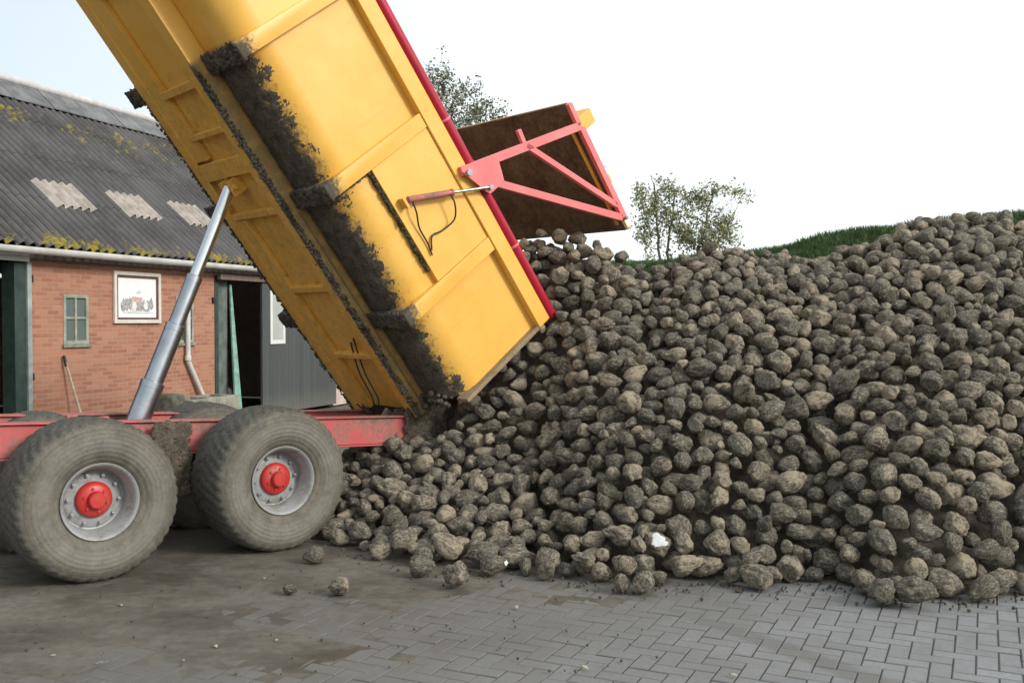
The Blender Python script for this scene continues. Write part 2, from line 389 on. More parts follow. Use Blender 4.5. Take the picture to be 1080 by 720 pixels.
# floor between the corner curves, then the two sides with rounded lower corners
mb = MB(); mb.box((0, -1.98, .06), (L1, -.37, .10)); mb.build('floor', M['yellow'], body)
def side_profile():
    p = [(-.37, .06)]
    for k in range(1, 9):
        an = math.pi / 2 * k / 8; p.append((-.37 + .30 * math.sin(an), .36 - .30 * math.cos(an)))
    p.append((-.07, 1.40)); q = []
    for i, (w_, u) in enumerate(p):
        i0, i1 = max(i - 1, 0), min(i + 1, len(p) - 1)
        t = Vector((p[i1][0] - p[i0][0], p[i1][1] - p[i0][1])).normalized(); q.append((w_ - t.y * .035, u + t.x * .035))
    return p, q
for sd in (0, 1):
    f_ = (lambda w: w) if sd == 0 else mir
    p, q = side_profile(); mb = MB(); N = len(p)
    ls = [0, L1]
    vs = [(l, f_(w_), u) for l in ls for (w_, u) in p + q[::-1]]; K = 2 * N
    mb.add(vs, [(i, (i + 1) % K, K + (i + 1) % K, K + i) for i in range(K)] + [tuple(range(K)), tuple(range(K, 2 * K))[::-1]])
    mb.build('side_panel', M['yellow'], body, smooth=True, angle=30)
    # top rail and the round pipe above it
    mb = MB(); mb.box((-.03, min(f_(.012), f_(-.09)), 1.235), (L1 + .02, max(f_(.012), f_(-.09)), 1.402)); mb.build('top_rail', M['yellow'], body, bevel=.008)
    mb = MB(); mb.tube([(-.05, f_(-.035), 1.463), (L1, f_(-.035), 1.463)], .060, 24)
    mb.build('pipe_rail', M['crimson'], body, smooth=True, angle=50)
    mb = MB()
    for l in (.80, 2.19, 3.55, 4.9): mb.tube([(l, f_(-.035), 1.463), (l + .022, f_(-.035), 1.463)], .068, 24)
    mb.build('pipe_clip', M['pink'], body, smooth=True, angle=40)
    # outer ribs, square at the corner
    for l in (.92, 2.25, 3.56, 4.90, 6.2):
        mb = MB(); w_in, w_out, u_in = -.60, .0, 0.0
        poly = [(-.60, 0.0), (-.01, 0.0), (.0, .012), (.0, 1.232), (-.072, 1.232), (-.072, .355)]
        arc = [(-.37 + .30 * math.sin(an), .36 - .30 * math.cos(an)) for an in [math.pi / 2 * (1 - k / 8) for k in range(9)]]
        poly = [(-.60, 0.0), (-.012, 0.0), (0.0, .012), (0.0, 1.232), (-.074, 1.232)] + [(x - .004, y + .004) for x, y in arc] + [(-.60, .064)]
        vs = [(lx, f_(w_), u) for lx in (l, l + .14) for (w_, u) in poly]; K = len(poly)
        mb.add(vs, [(i, (i + 1) % K, K + (i + 1) % K, K + i) for i in range(K)] + [tuple(range(K)), tuple(range(K, 2 * K))[::-1]])
        mb.build('rib', M['yellow'], body, bevel=.005)
    # doubled upper skin between the two rear ribs, its lower edge a ledge
    mb = MB()
    mb.box((1.062, min(f_(-.072), f_(-.012)), .50), (2.248, max(f_(-.072), f_(-.012)), 1.233))
    mb.build('cover_plate', M['yellow'], body, bevel=.005)
    # rear post
    mb = MB(); mb.box((-.045, min(f_(-.16), f_(.004)), .10), (-.002, max(f_(-.16), f_(.004)), 1.232))
    mb.build('rear_post', dirty('worn_rear_post_paint', (.34, .25, .15), (.13, .10, .075), .9, .8, 7), body, bevel=.006)
    # longitudinal beam below the floor
    mb = MB(); wa, wb = f_(-.60), f_(-.72)
    mb.box((-.10, min(wa, wb), -.105), (L1, max(wa, wb), .058)); mb.box((-.10, min(f_(-.585), f_(-.75)), -.125), (L1, max(f_(-.585), f_(-.75)), -.107))
    mb.box((-.10, min(f_(-.595), f_(-.585)), -.02), (2.2, max(f_(-.595), f_(-.585)), -.006))
    mb.build('longitudinal_beam', M['yellow'], body, bevel=.005)
mb = MB(); mb.box((L1 - .04, -2.24, .10), (L1, -.11, 1.40)); mb.build('front_panel', M['yellow'], body, bevel=.006)
mb = MB(); mb.box((-.03, -2.0, .02), (.06, -.36, .058)); mb.build('rear_sill', M['mud'], body, bevel=.006)
for (l, h, th_) in ((.62, .13, .05), (1.42, .13, .06), (2.27, .14, .06), (2.70, .15, .17), (3.10, .09, .05), (3.52, .15, .07), (4.5, .15, .07), (5.5, .15, .07)):
    mb = MB(); mb.box((l, -1.42 if l < 2.2 or l > 2.9 else -1.63, -.125), (l + th_, -.752, -.063))
    mb.build('cross_bearer', M['yellow'], body, bevel=.004)
mb = MB()  # inner edge plates along the far half of the underside
mb.box((-.05, -1.63, -.062), (L1, -.722, -.050)); mb.box((-.05, -1.63, -.112), (2.26, -1.42, -.0625)); mb.box((2.90, -1.63, -.112), (L1, -1.36, -.0625))
mb.build('bottom_plate', M['yellow'], body, bevel=.004)
mb = MB()
for sgn in (-1, 1): mb.box((2.54, -1.175 + sgn * .075 - .015, -.21), (2.69, -1.175 + sgn * .075 + .015, -.06))
mb.tube([(2.62, -1.30, -.17), (2.62, -1.05, -.17)], .025, 12)
mb.build('lift_bracket', M['yellow'], body, bevel=.004)
# crust of mud: relief on the outer floor strips and over the corner, fading up the side
def crust(f_, seed):
    p, _ = side_profile(); pts = [(-.585, .06)] + p[:-1] + [(-.07, .50)]
    acc = [0]
    for i in range(1, len(pts)): acc.append(acc[-1] + math.dist(pts[i], pts[i-1]))
    tot = acc[-1]; nu = 70; nl = 380; l0, l1 = .0, 3.56; vs = []; K = nu + 1
    for i in range(nl + 1):
        l = l0 + (l1 - l0) * i / nl
        for j in range(nu + 1):
            s_ = tot * j / nu; k = 0
            while k < len(pts) - 2 and acc[k + 1] < s_: k += 1
            t = (s_ - acc[k]) / (acc[k+1] - acc[k]); w_ = pts[k][0] + (pts[k+1][0] - pts[k][0]) * t; u = pts[k][1] + (pts[k+1][1] - pts[k][1]) * t
            tx, ty = pts[k+1][0] - pts[k][0], pts[k+1][1] - pts[k][1]; ln = math.hypot(tx, ty); nx, ny = ty / ln, -tx / ln
            q = Vector((l, s_, seed))
            nn = noise.fractal(q * 9, 1.0, 2.0, 4) * .55 + noise.noise(q * 55) * .45 + noise.noise(q * 3.1) * .5
            edge = (.455 - s_) / .22                      # 1 on the flat, falling past the corner
            edge = max(-1.6, min(1.0, edge)) + min(0, (s_ - .06) / .06)
            off = .009 * (edge + 1.15 * nn)
            off = max(-.012, min(.035, off))
            vs.append((l, f_(w_ + nx * off), u + ny * off))
    fs = [(i*K+j, i*K+j+1, (i+1)*K+j+1, (i+1)*K+j) for i in range(nl) for j in range(nu)]
    return vs, fs
mb = MB()
for f_, sd in (((lambda w: w), 1.0), (mir, 9.0)):
    vs, fs = crust(f_, sd); mb.add(vs, fs)
    for k in range(1500):       # clods along the lower edge of the beam
        l = random.uniform(-.1, 3.62); mb.blob((l, f_(-.580 + random.gauss(0, .008)), -.112 + random.gauss(0, .014)), (random.uniform(.008, .022), random.uniform(.006, .013), random.uniform(.006, .015)), k)
    for lr in (.92, 2.25, 3.56):   # muddy undersides of the ribs
        for k in range(190):
            mb.blob((lr + random.uniform(.0, .14), f_(random.uniform(-.58, -.03)), -.001 + random.gauss(0, .004)), (random.uniform(.015, .04), random.uniform(.015, .04), random.uniform(.006, .014)), k)
        for k in range(80):
            mb.blob((lr - random.uniform(.0, .02), f_(random.uniform(-.55, -.02)), random.uniform(.0, .06)), random.uniform(.008, .022), k)
    for k in range(260):       # mud below the ledge of the doubled skin
        l = random.uniform(1.2, 2.24); mb.blob((l, f_(-.045 + random.gauss(0, .012)), .492 - abs(random.gauss(0, .010))), (random.uniform(.01, .03), random.uniform(.01, .024), random.uniform(.005, .014)), k)
    for k in range(60):
        mb.blob((2.24 - abs(random.gauss(0, .006)), f_(-.05 + random.gauss(0, .012)), random.uniform(.1, .5)), random.uniform(.006, .014), k)
for k in range(170):           # far lower edge against the barn
    l = random.uniform(-.1, 2.9); mb.blob((l, -1.762 + random.gauss(0, .008), -.115 + random.gauss(0, .012)), random.uniform(.008, .020), k)
for (l, w_) in ((3.58, -2.14), (.93, -2.20)):
    for k in range(40): mb.blob((l + random.uniform(0, .12), w_ + random.gauss(.1, .10), random.gauss(.0, .008)), random.uniform(.008, .02), k)
for k in range(160):           # around the rear sill
    mb.blob((random.gauss(.0, .05), random.uniform(-1.9, -.2), .03 + random.gauss(0, .03)), random.uniform(.015, .045), k)
tag(mb.build('mud_crust', M['mud'], body, smooth=True, angle=80, fix=False), kind='stuff')
# hoses on the underside
mb = MB()
for (w_, dl) in ((-1.12, 0), (-1.02, .05)):
    pts = [(.78 + dl, w_ + .06, -.068), (.45, w_, -.14), (.20, w_ + .10, -.22), (.05 + dl, w_ + .02, -.26), (-.02, w_ - .25, -.20), (.02, w_ - .45, -.15)]
    mb.tube(curve(pts), .008, 8)
mb.build('hose', M['black'], body, smooth=True)

# lifting ram -----------------------------------------------------------
ram = empty('lifting_ram', parent=trailer)
p0 = Vector(T(.77, -1.175, 1.0)); p1 = (Mtr.inverted() @ Mbody) @ Vector((2.62, -1.175, -.17)); dr = p1 - p0
for (t0, t1, r, nm) in ((-.02, .175, .098, 'outer_sleeve'), (.1755, .41, .083, 'middle_sleeve'), (.4105, .615, .068, 'upper_sleeve'), (.6155, 1.0, .053, 'piston_rod')):
    mb = MB(); q0, q1 = p0 + dr * t0, p0 + dr * t1; L = dr.length
    mb.tube([q0, q1 - dr * (.06 / L), q1 - dr * (.059 / L), q1 - dr * (.004 / L), q1], [r, r, r * 1.035, r * 1.035, r * .96] if nm != 'piston_rod' else [r, r, r, r, r * .7], 32)
    mb.build(nm, M['barrel_steel'] if r > .06 else M['steel'], ram, smooth=True, angle=30)

# tailgate ---------------------------------------------------------------
gate = empty('tailgate', parent=trailer, mat=Mtr.inverted() @ Mbody)
mb = MB(); mb.box((.03, -2.33, 2.895), (1.56, -.02, 2.925), 0)
mb.build('gate_panel', M['gate_inner'], gate, bevel=.004)
mb = MB(); mb.box((.035, -2.33, 2.926), (1.56, -.018, 2.945)); mb.box((1.20, -2.33, 2.946), (1.36, -.02, 3.19)); mb.box((.02, -2.33, 2.926), (.034, -.0, 2.97)); mb.box((.56, -2.33, 2.946), (.66, -.02, 3.03))
mb.box((.12, -.10, 2.865), (1.27, -.065, 2.8935)); mb.build('outer_skin', M['yellow'], gate, bevel=.006)
for f_ in ((lambda w: w), mir):
    mb = MB(); B = lambda l, u: (l, f_(.035), u)
    wd = .05
    for (p, q, th_) in (((1.74, 1.29), (1.30, 2.90), .085), ((1.27, 2.90), (.17, 2.89), .075), ((1.46, 1.56), (.21, 2.86), .075), ((1.525, 2.13), (.36, 2.87), .06), ((1.31, 2.885), (1.56, 2.893), .06)):
        mb.bar(B(*p), B(*q), wd, th_, up=(0, 1, 0) if False else Vector((q[0]-p[0], 0, q[1]-p[1])).cross(Vector((0, 1, 0))))
    mb.bar(B(1.52, 2.12), B(1.69, 2.14), .04, .05, up=(0, 0, 1))
    arm = mb.build('gate_arm', M['pink'], gate, bevel=.004)
    mb = MB(); poly = [(1.755, 1.27), (1.60, 1.72), (1.40, 1.66), (1.40, 1.44), (1.47, 1.40)]
    K = len(poly); y0, y1 = f_(.063), f_(.078)
    vs = [(l, y0, u) for l, u in poly] + [(l, y1, u) for l, u in poly]
    mb.add(vs, [tuple(range(K)), tuple(range(K, 2*K))[::-1]] + [(i, (i+1) % K, K + (i+1) % K, K + i) for i in range(K)])
    mb.build('gusset', M['pink'], arm, bevel=.003)
    mb = MB(); mb.tube([(1.70, f_(-.05), 1.33), (1.70, f_(.11), 1.33)], .03, 14); mb.tube([(1.455, f_(.0), 1.47), (1.455, f_(.11), 1.47)], .024, 14)
    mb.tube([(.19, f_(.0), 2.88), (.19, f_(.10), 2.88)], .02, 10); mb.tube([(.78, f_(.03), 2.925), (.78, f_(.03), 2.985)], .014, 10)
    mb.build('pin', M['barrel_steel'], arm, smooth=True)
    # gate ram on the side of the body
    gr = empty('gate_ram', parent=trailer, mat=Mtr.inverted() @ Mbody)
    g0, g1, g2 = Vector((1.86, f_(.06), .62)), Vector((1.65, f_(.075), 1.07)), Vector((1.455, f_(.09), 1.47))
    mb = MB(); mb.tube([g0, g1 - (g1-g0) * .04, g1 - (g1-g0)*.039, g1], [.03, .03, .035, .035], 16); mb.build('barrel', M['red'], gr, smooth=True)
    mb = MB(); mb.tube([g1, g2], .016, 12); mb.build('rod', M['steel'], gr, smooth=True)
    mb = MB(); mb.box((1.80, min(f_(-.01), f_(.07)), .57), (1.90, max(f_(-.01), f_(.07)), .60)); mb.build('mount', M['yellow'], gr, bevel=.004)
    mb = MB()
    mb.tube(curve([(1.83, f_(.05), .66), (1.72, f_(.06), .63), (1.58, f_(.02), .60), (1.42, f_(.01), .60), (1.30, f_(.005), .58)]), .008, 8)
    mb.tube(curve([(1.66, f_(.10), 1.02), (1.56, f_(.10), 1.01), (1.44, f_(.06), .95), (1.42, f_(.02), .80), (1.44, f_(.01), .68), (1.34, f_(.008), .60)]), .008, 8)
    mb.build('hose', M['black'], gr, smooth=True)
mb = MB(); mb.tube([(1.70, -2.30, 1.33 + .20), (1.70, -.06, 1.33 + .20)], .035, 14); mb.build('torsion_tube', M['pink'], gate, smooth=True)

# ------------------------------------------------------------------ barn
BT = math.atan2(1050, 360); e_ = Vector((math.cos(BT), math.sin(BT), 0)); m_ = Vector((math.sin(BT), -math.cos(BT), 0))
P0 = Vector((-4.2457, 21.1920, 0))
barn = tag(empty('barn', basis(-e_, m_, Z, P0)), 'long brick barn with a dark lichened corrugated roof and open sliding doors', 'barn')
def Bp(s, o, z): return (-s, o, z)
def brick():
    t = NT('red_brick'); v = t.coord(); x, y, z = t.sep(v)
    wob = t.noise(v, 1.4, 3)
    vec = t.comb(t.math('ADD', x, y), t.math('ADD', z, t.math('MULTIPLY', wob, .02)), 0.0)
    b = t.n.new('ShaderNodeTexBrick'); t.link(vec, b.inputs['Vector'])
    b.inputs['Scale'].default_value = 1; b.inputs['Brick Width'].default_value = .22; b.inputs['Row Height'].default_value = .066; b.inputs['Mortar Size'].default_value = .007
    b.inputs['Mortar Smooth'].default_value = .2; b.inputs['Bias'].default_value = -.1
    b.inputs['Color1'].default_value = (.33, .135, .088, 1); b.inputs['Color2'].default_value = (.46, .225, .145, 1); b.inputs['Mortar'].default_value = (.36, .27, .21, 1)
    n1 = t.noise(v, 1.2, 5, .6); n2 = t.noise(t.scale(v, (3, 3, 14)), 1.0, 3, .6)
    col = t.mix(t.ramp(n1, .35, .7, 0, .4), b.outputs['Color'], (.46, .23, .15))
    col = t.mix(t.ramp(n2, .58, .75, 0, .45), col, (.22, .10, .075))
    t.bump(t.math('SUBTRACT', 1.0, b.outputs['Fac']), .5, .01)
    return t.out(col, .9, 0, .2)
M['brick'] = brick()
M['plaster'] = plain('pale_plaster', (.55, .45, .40), .9, var=.1)
def roof_mat():
    t = NT('weathered_corrugated_sheet'); v = t.coord(); x, y, z = t.sep(v)
    n1 = t.noise(v, .9, 5, .65); n2 = t.noise(v, 7, 6, .75); n3 = t.noise(t.scale(v, (1.2, .5, .5)), 1.6, 4, .7)
    base = t.mix(t.ramp(n1, .3, .7), (.065, .063, .065), (.12, .115, .115))
    base = t.mix(t.ramp(n2, .52, .72, 0, .45), base, (.17, .16, .14))
    val = t.ramp(t.math('SINE', t.math('MULTIPLY', x, -2 * math.pi / .177)), .1, -.8, 0, .75); base = t.mix(val, base, (.018, .018, .018))  # shade in the corrugation valleys, painted into the colour by wave phase
    eave = t.ramp(z, 3.30, 2.95); ridge = t.math('MULTIPLY', t.ramp(z, 4.7, 5.2), t.ramp(z, 5.75, 5.4))
    zone = t.math('ADD', t.math('MULTIPLY', eave, .16), t.math('ADD', t.math('MULTIPLY', ridge, .10), .0))
    k = t.math('ADD', t.math('ADD', t.math('MULTIPLY', n2, .55), t.math('MULTIPLY', n3, .45)), zone)
    f = t.ramp(k, .62, .73)
    col = t.mix(f, base, t.mix(n1, (.20, .17, .02), (.34, .26, .05)))
    t.bump(n2, .25, .01)
    return t.out(col, .92, 0, .15)
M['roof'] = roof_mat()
M['skylight'] = plain('weathered_translucent_sheet', (.34, .30, .26), .6, var=.25, scale=5)
M['cap'] = plain('fibre_cement_ridge', (.15, .15, .155), .9, var=.35, scale=3, bump=.2)
M['white'] = plain('white_paint', (.74, .73, .70), .5, var=.06, scale=4)
M['gutter'] = plain('grey_white_gutter', (.60, .60, .58), .45, var=.15, scale=3)
M['greenwood'] = plain('faded_green_wood', (.12, .145, .13), .75, var=.3, scale=5)
M['darkgreen'] = plain('dark_green_frame', (.030, .055, .048), .6, var=.3, scale=5)
def door_mat():
    t = NT('grey_door_planks'); v = t.coord(); x, y, z = t.sep(v)
    k = t.math('FRACT', t.math('MULTIPLY', x, 1 / .14)); gap = t.ramp(t.math('ABSOLUTE', t.math('SUBTRACT', k, .5)), .46, .5)
    pl = t.n.new('ShaderNodeTexWhiteNoise'); pl.noise_dimensions = '1D'; t.link(t.math('FLOOR', t.math('MULTIPLY', x, 1 / .14)), pl.inputs['W'])
    g = t.noise(t.scale(v, (22, 1, 1.4)), 2, 5, .7); g2 = t.noise(v, 1.1, 4)
    col = t.mix(g, (.042, .046, .047), (.105, .112, .113)); col = t.mix(t.math('MULTIPLY', pl.outputs[0], .4), col, (.10, .115, .115))
    col = t.mix(t.ramp(z, .55, .0, 0, .5), col, t.mix(g2, (.14, .13, .11), (.24, .23, .20)))
    col = t.mix(t.math('MULTIPLY', gap, .45), col, (.02, .021, .021)); t.bump(t.math('SUBTRACT', g, t.math('MULTIPLY', gap, 2.0)), .4, .01)
    return t.out(col, .8, 0, .3)
M['doorgrey'] = door_mat()
def glass(name, tint):
    t = NT(name); t.bsdf.inputs['Coat Weight'].default_value = .3
    v = t.coord(); f = t.noise(v, 3, 4)
    return t.out(t.mix(f, tuple(c * .7 for c in tint), tint), .12, 0, .6)
M['glass'] = glass('dusty_window_glass', (.16, .20, .19))
M['dark'] = plain('dark_interior', (.02, .019, .018), .95)
M['concrete'] = plain('mossy_concrete', (.26, .25, .20), .95, var=.35, scale=5, bump=.3)

GZ = 2.83; S0, S1 = -13.0, 2.6; DEEP = 7.0
def wall_holes(mb, xs, z1, holes, o_out, o_in):
    cx = sorted(set([xs[0], xs[1]] + [h[k] for h in holes for k in (0, 1)])); cz = sorted(set([0, z1] + [h[k] for h in holes for k in (2, 3)]))
    inside = lambda s, z: any(h[0] < s < h[1] and h[2] < z < h[3] for h in holes)
    for i in range(len(cx) - 1):
        for j in range(len(cz) - 1):
            if inside((cx[i] + cx[i+1]) / 2, (cz[j] + cz[j+1]) / 2): continue
            for o in (o_out, o_in):
                mb.add([Bp(cx[i], o, cz[j]), Bp(cx[i+1], o, cz[j]), Bp(cx[i+1], o, cz[j+1]), Bp(cx[i], o, cz[j+1])], [(0, 1, 2, 3) if o == o_in else (3, 2, 1, 0)])
    for (a, b, c, e) in holes:
        for q in ([(a, c), (a, e)], [(b, c), (b, e)], [(a, e), (b, e)], [(a, c), (b, c)]):
            (p, z0), (p2, z2) = q
            if z0 == 0 and z2 == 0: continue
            mb.add([Bp(p, o_out, z0), Bp(p2, o_out, z2), Bp(p2, o_in, z2), Bp(p, o_in, z0)], [(0, 1, 2, 3)])
holes = [(-11.6, -7.70, 0, 2.72), (-7.07, -6.57, 1.54, 2.27), (-4.52, -4.05, 1.50, 2.30), (-3.44, .72, 0, 2.70)]
mb = MB(); wall_holes(mb, (S0, S1), GZ, holes, 0, -.22)
mb.add([Bp(S0, 0, 0), Bp(S0, 0, GZ), Bp(S0, -.22, GZ), Bp(S0, -.22, 0)], [(0, 1, 2, 3)])
mb.build('front_wall', M['brick'], barn, fix=False)
PITCHR = R(40); RIDGE_O = .3 - 4.95 * math.cos(PITCHR); RIDGE_Z = 2.92 + 4.95 * math.sin(PITCHR); BACK = 2 * RIDGE_O
mb = MB(); mb.box(Bp(S1, BACK, 0), Bp(S0, BACK - .2, GZ)); mb.build('back_wall', M['brick'], barn)
for s in (S0 + .01, S1 - .21):
    mb = MB(); poly = [(-.222, 0), (BACK + .002, 0), (BACK + .002, GZ - .05), (RIDGE_O, RIDGE_Z - .25), (-.222, GZ - .05)]
    K = len(poly); vs = [Bp(s, o, z) for o, z in poly] + [Bp(s + .2, o, z) for o, z in poly]
    mb.add(vs, [tuple(range(K)), tuple(range(K, 2*K))[::-1]] + [(i, (i+1) % K, K + (i+1) % K, K + i) for i in range(K)])
    mb.build('gable_wall', M['plaster'] if s > 0 else M['brick'], barn)
mb = MB(); mb.box(Bp(S1 + .003, -.2, 0), Bp(.86, .012, GZ - .01)); mb.build('plastered_pier', M['plaster'], barn)
# roof
def corr(s): return .036 * math.sin(2 * math.pi * s / .177)
def roof_sheet(mb, sa, sb, ra, rb, lift, front=True, mi=0):
    ns = max(8, int((sb - sa) / .177 * 8)); rows = []
    r = ra
    cuts = [ra]; 
    while r < rb - 1e-6:
        r2 = min(rb, r + 1.24); rows.append((r, r2)); r = r2
    for (r0, r1) in rows:
        vs = []
        for (rr, lf) in ((r0, .007), (r1, .0)):
            for i in range(ns + 1):
                s = sa + (sb - sa) * i / ns; h = corr(s) + lift + lf + .035 * noise.noise(Vector((s * .35, .4, 3)))
                o = .3 - rr * math.cos(PITCHR) + h * math.sin(PITCHR); z = 2.92 + rr * math.sin(PITCHR) + h * math.cos(PITCHR)
                if not front: o = BACK - (o - 0) + 0
                vs.append(Bp(s, o, z))
        mb.add(vs, [(i, i + 1, ns + 2 + i, ns + 1 + i) for i in range(ns)], mi)
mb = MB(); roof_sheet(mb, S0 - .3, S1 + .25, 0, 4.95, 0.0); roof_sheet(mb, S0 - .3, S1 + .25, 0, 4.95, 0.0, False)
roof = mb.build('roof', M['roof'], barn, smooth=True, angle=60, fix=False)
for s in (-6.60, -5.02, -3.45, -1.90):
    mb = MB(); roof_sheet(mb, s, s + .84, 1.08, 1.76, .022); mb.build('skylight', M['skylight'], roof, smooth=True, fix=False)
mb = MB(); s = S0 - .3; k = 0
while s < S1 + .2:
    s2 = s + .93; h = .045 if k % 2 else .052
    for sg in (1, -1):
        o0, z0 = RIDGE_O, RIDGE_Z + .05 + h; o1, z1 = RIDGE_O + sg * .62 * math.cos(PITCHR), RIDGE_Z + .03 + h - .62 * math.sin(PITCHR)
        mb.hexa([Bp(s, o0, z0 - .02), Bp(s2 - .02, o0, z0 - .02), Bp(s2 - .02, o1, z1 - .02), Bp(s, o1, z1 - .02), Bp(s, o0, z0), Bp(s2 - .02, o0, z0), Bp(s2 - .02, o1, z1), Bp(s, o1, z1)])
    s = s2; k += 1
mb.build('ridge_cap', M['cap'], roof)
mb = MB(); mb.tube([Bp(S0 - .3, RIDGE_O, RIDGE_Z + .115), Bp(S1 + .2, RIDGE_O, RIDGE_Z + .115)], .075, 14); mb.build('ridge_roll', plain('pale_ridge_roll', (.52, .50, .50), .8, var=.12), roof, smooth=True)
# fascia, gutter, downpipe
mb = MB(); mb.box(Bp(S1 + .2, .005, 2.74), Bp(S0, .045, 2.86)); mb.build('fascia_board', plain('dark_fascia', (.10, .085, .07), .8), barn)
mb = MB()
N = 14; prof = [(.31 + .075 * math.cos(a), 2.865 + .075 * math.sin(a)) for a in [math.pi + math.pi * k / N for k in range(N + 1)]] + [(.385, 2.875), (.385, 2.885), (.376, 2.885)]
inn = [(.31 + (o - .31) * .93, 2.867 + (z - 2.865) * .93) for o, z in prof[:N + 1]][::-1]
vs = [Bp(s, o, z) for s in (S0 - .3, S1 + .25) for o, z in prof + inn]; K = len(prof + inn)
mb.add(vs, [(i, (i+1) % K, K + (i+1) % K, K + i) for i in range(K)] + [tuple(range(K)), tuple(range(K, 2*K))[::-1]])
mb.build('gutter', M['gutter'], barn, smooth=True, angle=50)
mb = MB(); mb.tube([Bp(-4.27, .31, 2.80), Bp(-4.27, .30, 2.70), Bp(-4.28, .07, 2.52), Bp(-4.28, .07, 2.40), Bp(-4.29, .07, 1.25), Bp(-4.28, .07, 1.18), Bp(-3.92, .09, .58)], .042, 14)
mb.tube([Bp(-4.29, .07, 1.28), Bp(-4.29, .07, 1.20)], .055, 14, 0); mb.build('downpipe', M['gutter'], barn, smooth=True)
# windows
for (a, b, c, e_z) in (holes[1], holes[2]):
    mb = MB(); fw = .05
    mb.box(Bp(b, -.03, c), Bp(b - fw, .012, e_z)); mb.box(Bp(a + fw, -.03, c), Bp(a, .012, e_z)); mb.box(Bp(b - fw, -.03, c), Bp(a + fw, .012, c + fw)); mb.box(Bp(b - fw, -.03, e_z - fw), Bp(a + fw, .012, e_z))
    mid = (a + b) / 2; mb.box(Bp(mid + .02, -.03, c + fw), Bp(mid - .02, .006, e_z - fw)); mz = (c + e_z) / 2 + .02
    mb.box(Bp(b - fw, -.03, mz - .015), Bp(mid + .021, .004, mz + .015)); mb.box(Bp(mid - .021, -.03, mz - .015), Bp(a + fw, .004, mz + .015))
    fr = mb.build('window_frame', plain('weathered_window_paint', (.30, .31, .26), .8, var=.25), barn)
    mb = MB(); mb.box(Bp(b - fw + .002, -.028, c + fw - .002), Bp(a + fw - .002, -.020, e_z - fw + .002)); mb.build('window_pane', M['glass'], fr)
    mb = MB(); mb.box(Bp(b + .03, -.02, c - .05), Bp(a - .03, .04, c - .003)); mb.build('window_sill', M['concrete'], fr, bevel=.005)
# left doorway posts
mb = MB(); mb.box(Bp(-7.705, -.2, 0), Bp(-7.78, .06, 2.715)); mb.build('door_post', plain('pale_grey_post', (.30, .34, .33), .7), barn, bevel=.005)
mb = MB(); mb.box(Bp(-7.79, -.2, 0), Bp(-7.98, .03, 2.69)); mb.build('sliding_door', M['darkgreen'], barn, bevel=.005)
mb = MB(); mb.box(Bp(-7.8, .062, 2.70), Bp(-12.4, .12, 2.80)); mb.build('door_track', M['gutter'], barn, bevel=.004)
# right doorway
mb = MB(); mb.box(Bp(.95, .065, 2.62), Bp(-3.45, .15, 2.72)); mb.build('door_track', plain('brown_track_board', (.16, .12, .10), .8), barn, bevel=.004)
mb = MB(); mb.box(Bp(-3.34, -.18, 0), Bp(-3.44, .02, 2.69)); mb.build('door_post', M['darkgreen'], barn, bevel=.005)
mb = MB(); mb.box(Bp(-2.93, -.12, 0), Bp(-3.335, -.08, 2.66)); mb.build('inner_door_leaf', M['greenwood'], barn, bevel=.004)
mb = MB(); mb.box(Bp(.84, .05, .05), Bp(-2.05, .10, 2.615)); sdoor = mb.build('sliding_door', M['doorgrey'], barn, bevel=.004)
mb = MB(); a, b, c, e_z = -1.80, -1.27, 1.42, 2.48; fw = .075
mb.box(Bp(b, .101, c), Bp(b - fw, .125, e_z)); mb.box(Bp(a + fw, .101, c), Bp(a, .125, e_z)); mb.box(Bp(b - fw, .101, c), Bp(a + fw, .125, c + fw)); mb.box(Bp(b - fw, .101, e_z - fw), Bp(a + fw, .125, e_z))
mb.build('door_window_frame', M['white'], sdoor, bevel=.004)
mb = MB(); mb.box(Bp(b - fw, .101, c + fw), Bp(a + fw, .108, e_z - fw)); mb.build('door_window_pane', glass('bright_door_glass', (.55, .58, .56)), sdoor)
for (sa, sb, za) in ((-3.52, -3.46, 2.2), (-7.74, -7.66, 2.42), (-7.72, -7.66, 1.05)):
    mb = MB(); mb.box(Bp(sb, .003, za), Bp(sa, .05, za + .10)); mb.build('hinge', M['black'], barn, bevel=.006)

# things by the barn ------------------------------------------------------
Mb = basis(-e_, m_, Z, P0)
def at_barn(name, s, o, z=0): return empty(name, Mb @ Matrix.Translation(Bp(s, o, z)))
pic = tag(at_barn('framed_picture', -5.5, .0, 2.25), 'white framed picture board hung on the brick wall', 'picture')
mb = MB(); hw, hh, fw = .55, .41, .06
mb.box((-hw, .004, -hh), (-hw + fw, .05, hh)); mb.box((hw - fw, .004, -hh), (hw, .05, hh)); mb.box((-hw + fw, .004, -hh), (hw - fw, .05, -hh + fw)); mb.box((-hw + fw, .004, hh - fw), (hw - fw, .05, hh))
mb.build('outer_frame', plain('cream_frame_paint', (.66, .60, .52), .6, var=.1), pic, bevel=.006)
mb = MB(); a2 = fw + .035; 
mb.box((-hw + fw, .004, -hh + fw), (-hw + a2, .035, hh - fw)); mb.box((hw - a2, .004, -hh + fw), (hw - fw, .035, hh - fw)); mb.box((-hw + a2, .004, -hh + fw), (hw - a2, .035, -hh + a2)); mb.box((-hw + a2, .004, hh - a2), (hw - a2, .035, hh - fw))
mb.build('inner_frame', plain('dark_brown_frame', (.10, .055, .045), .5), pic)
mb = MB(); mb.box((-hw + a2, .006, -hh + a2), (hw - a2, .018, hh - a2)); brd = mb.build('board', plain('white_board', (.86, .86, .87), .4, var=.03), pic)
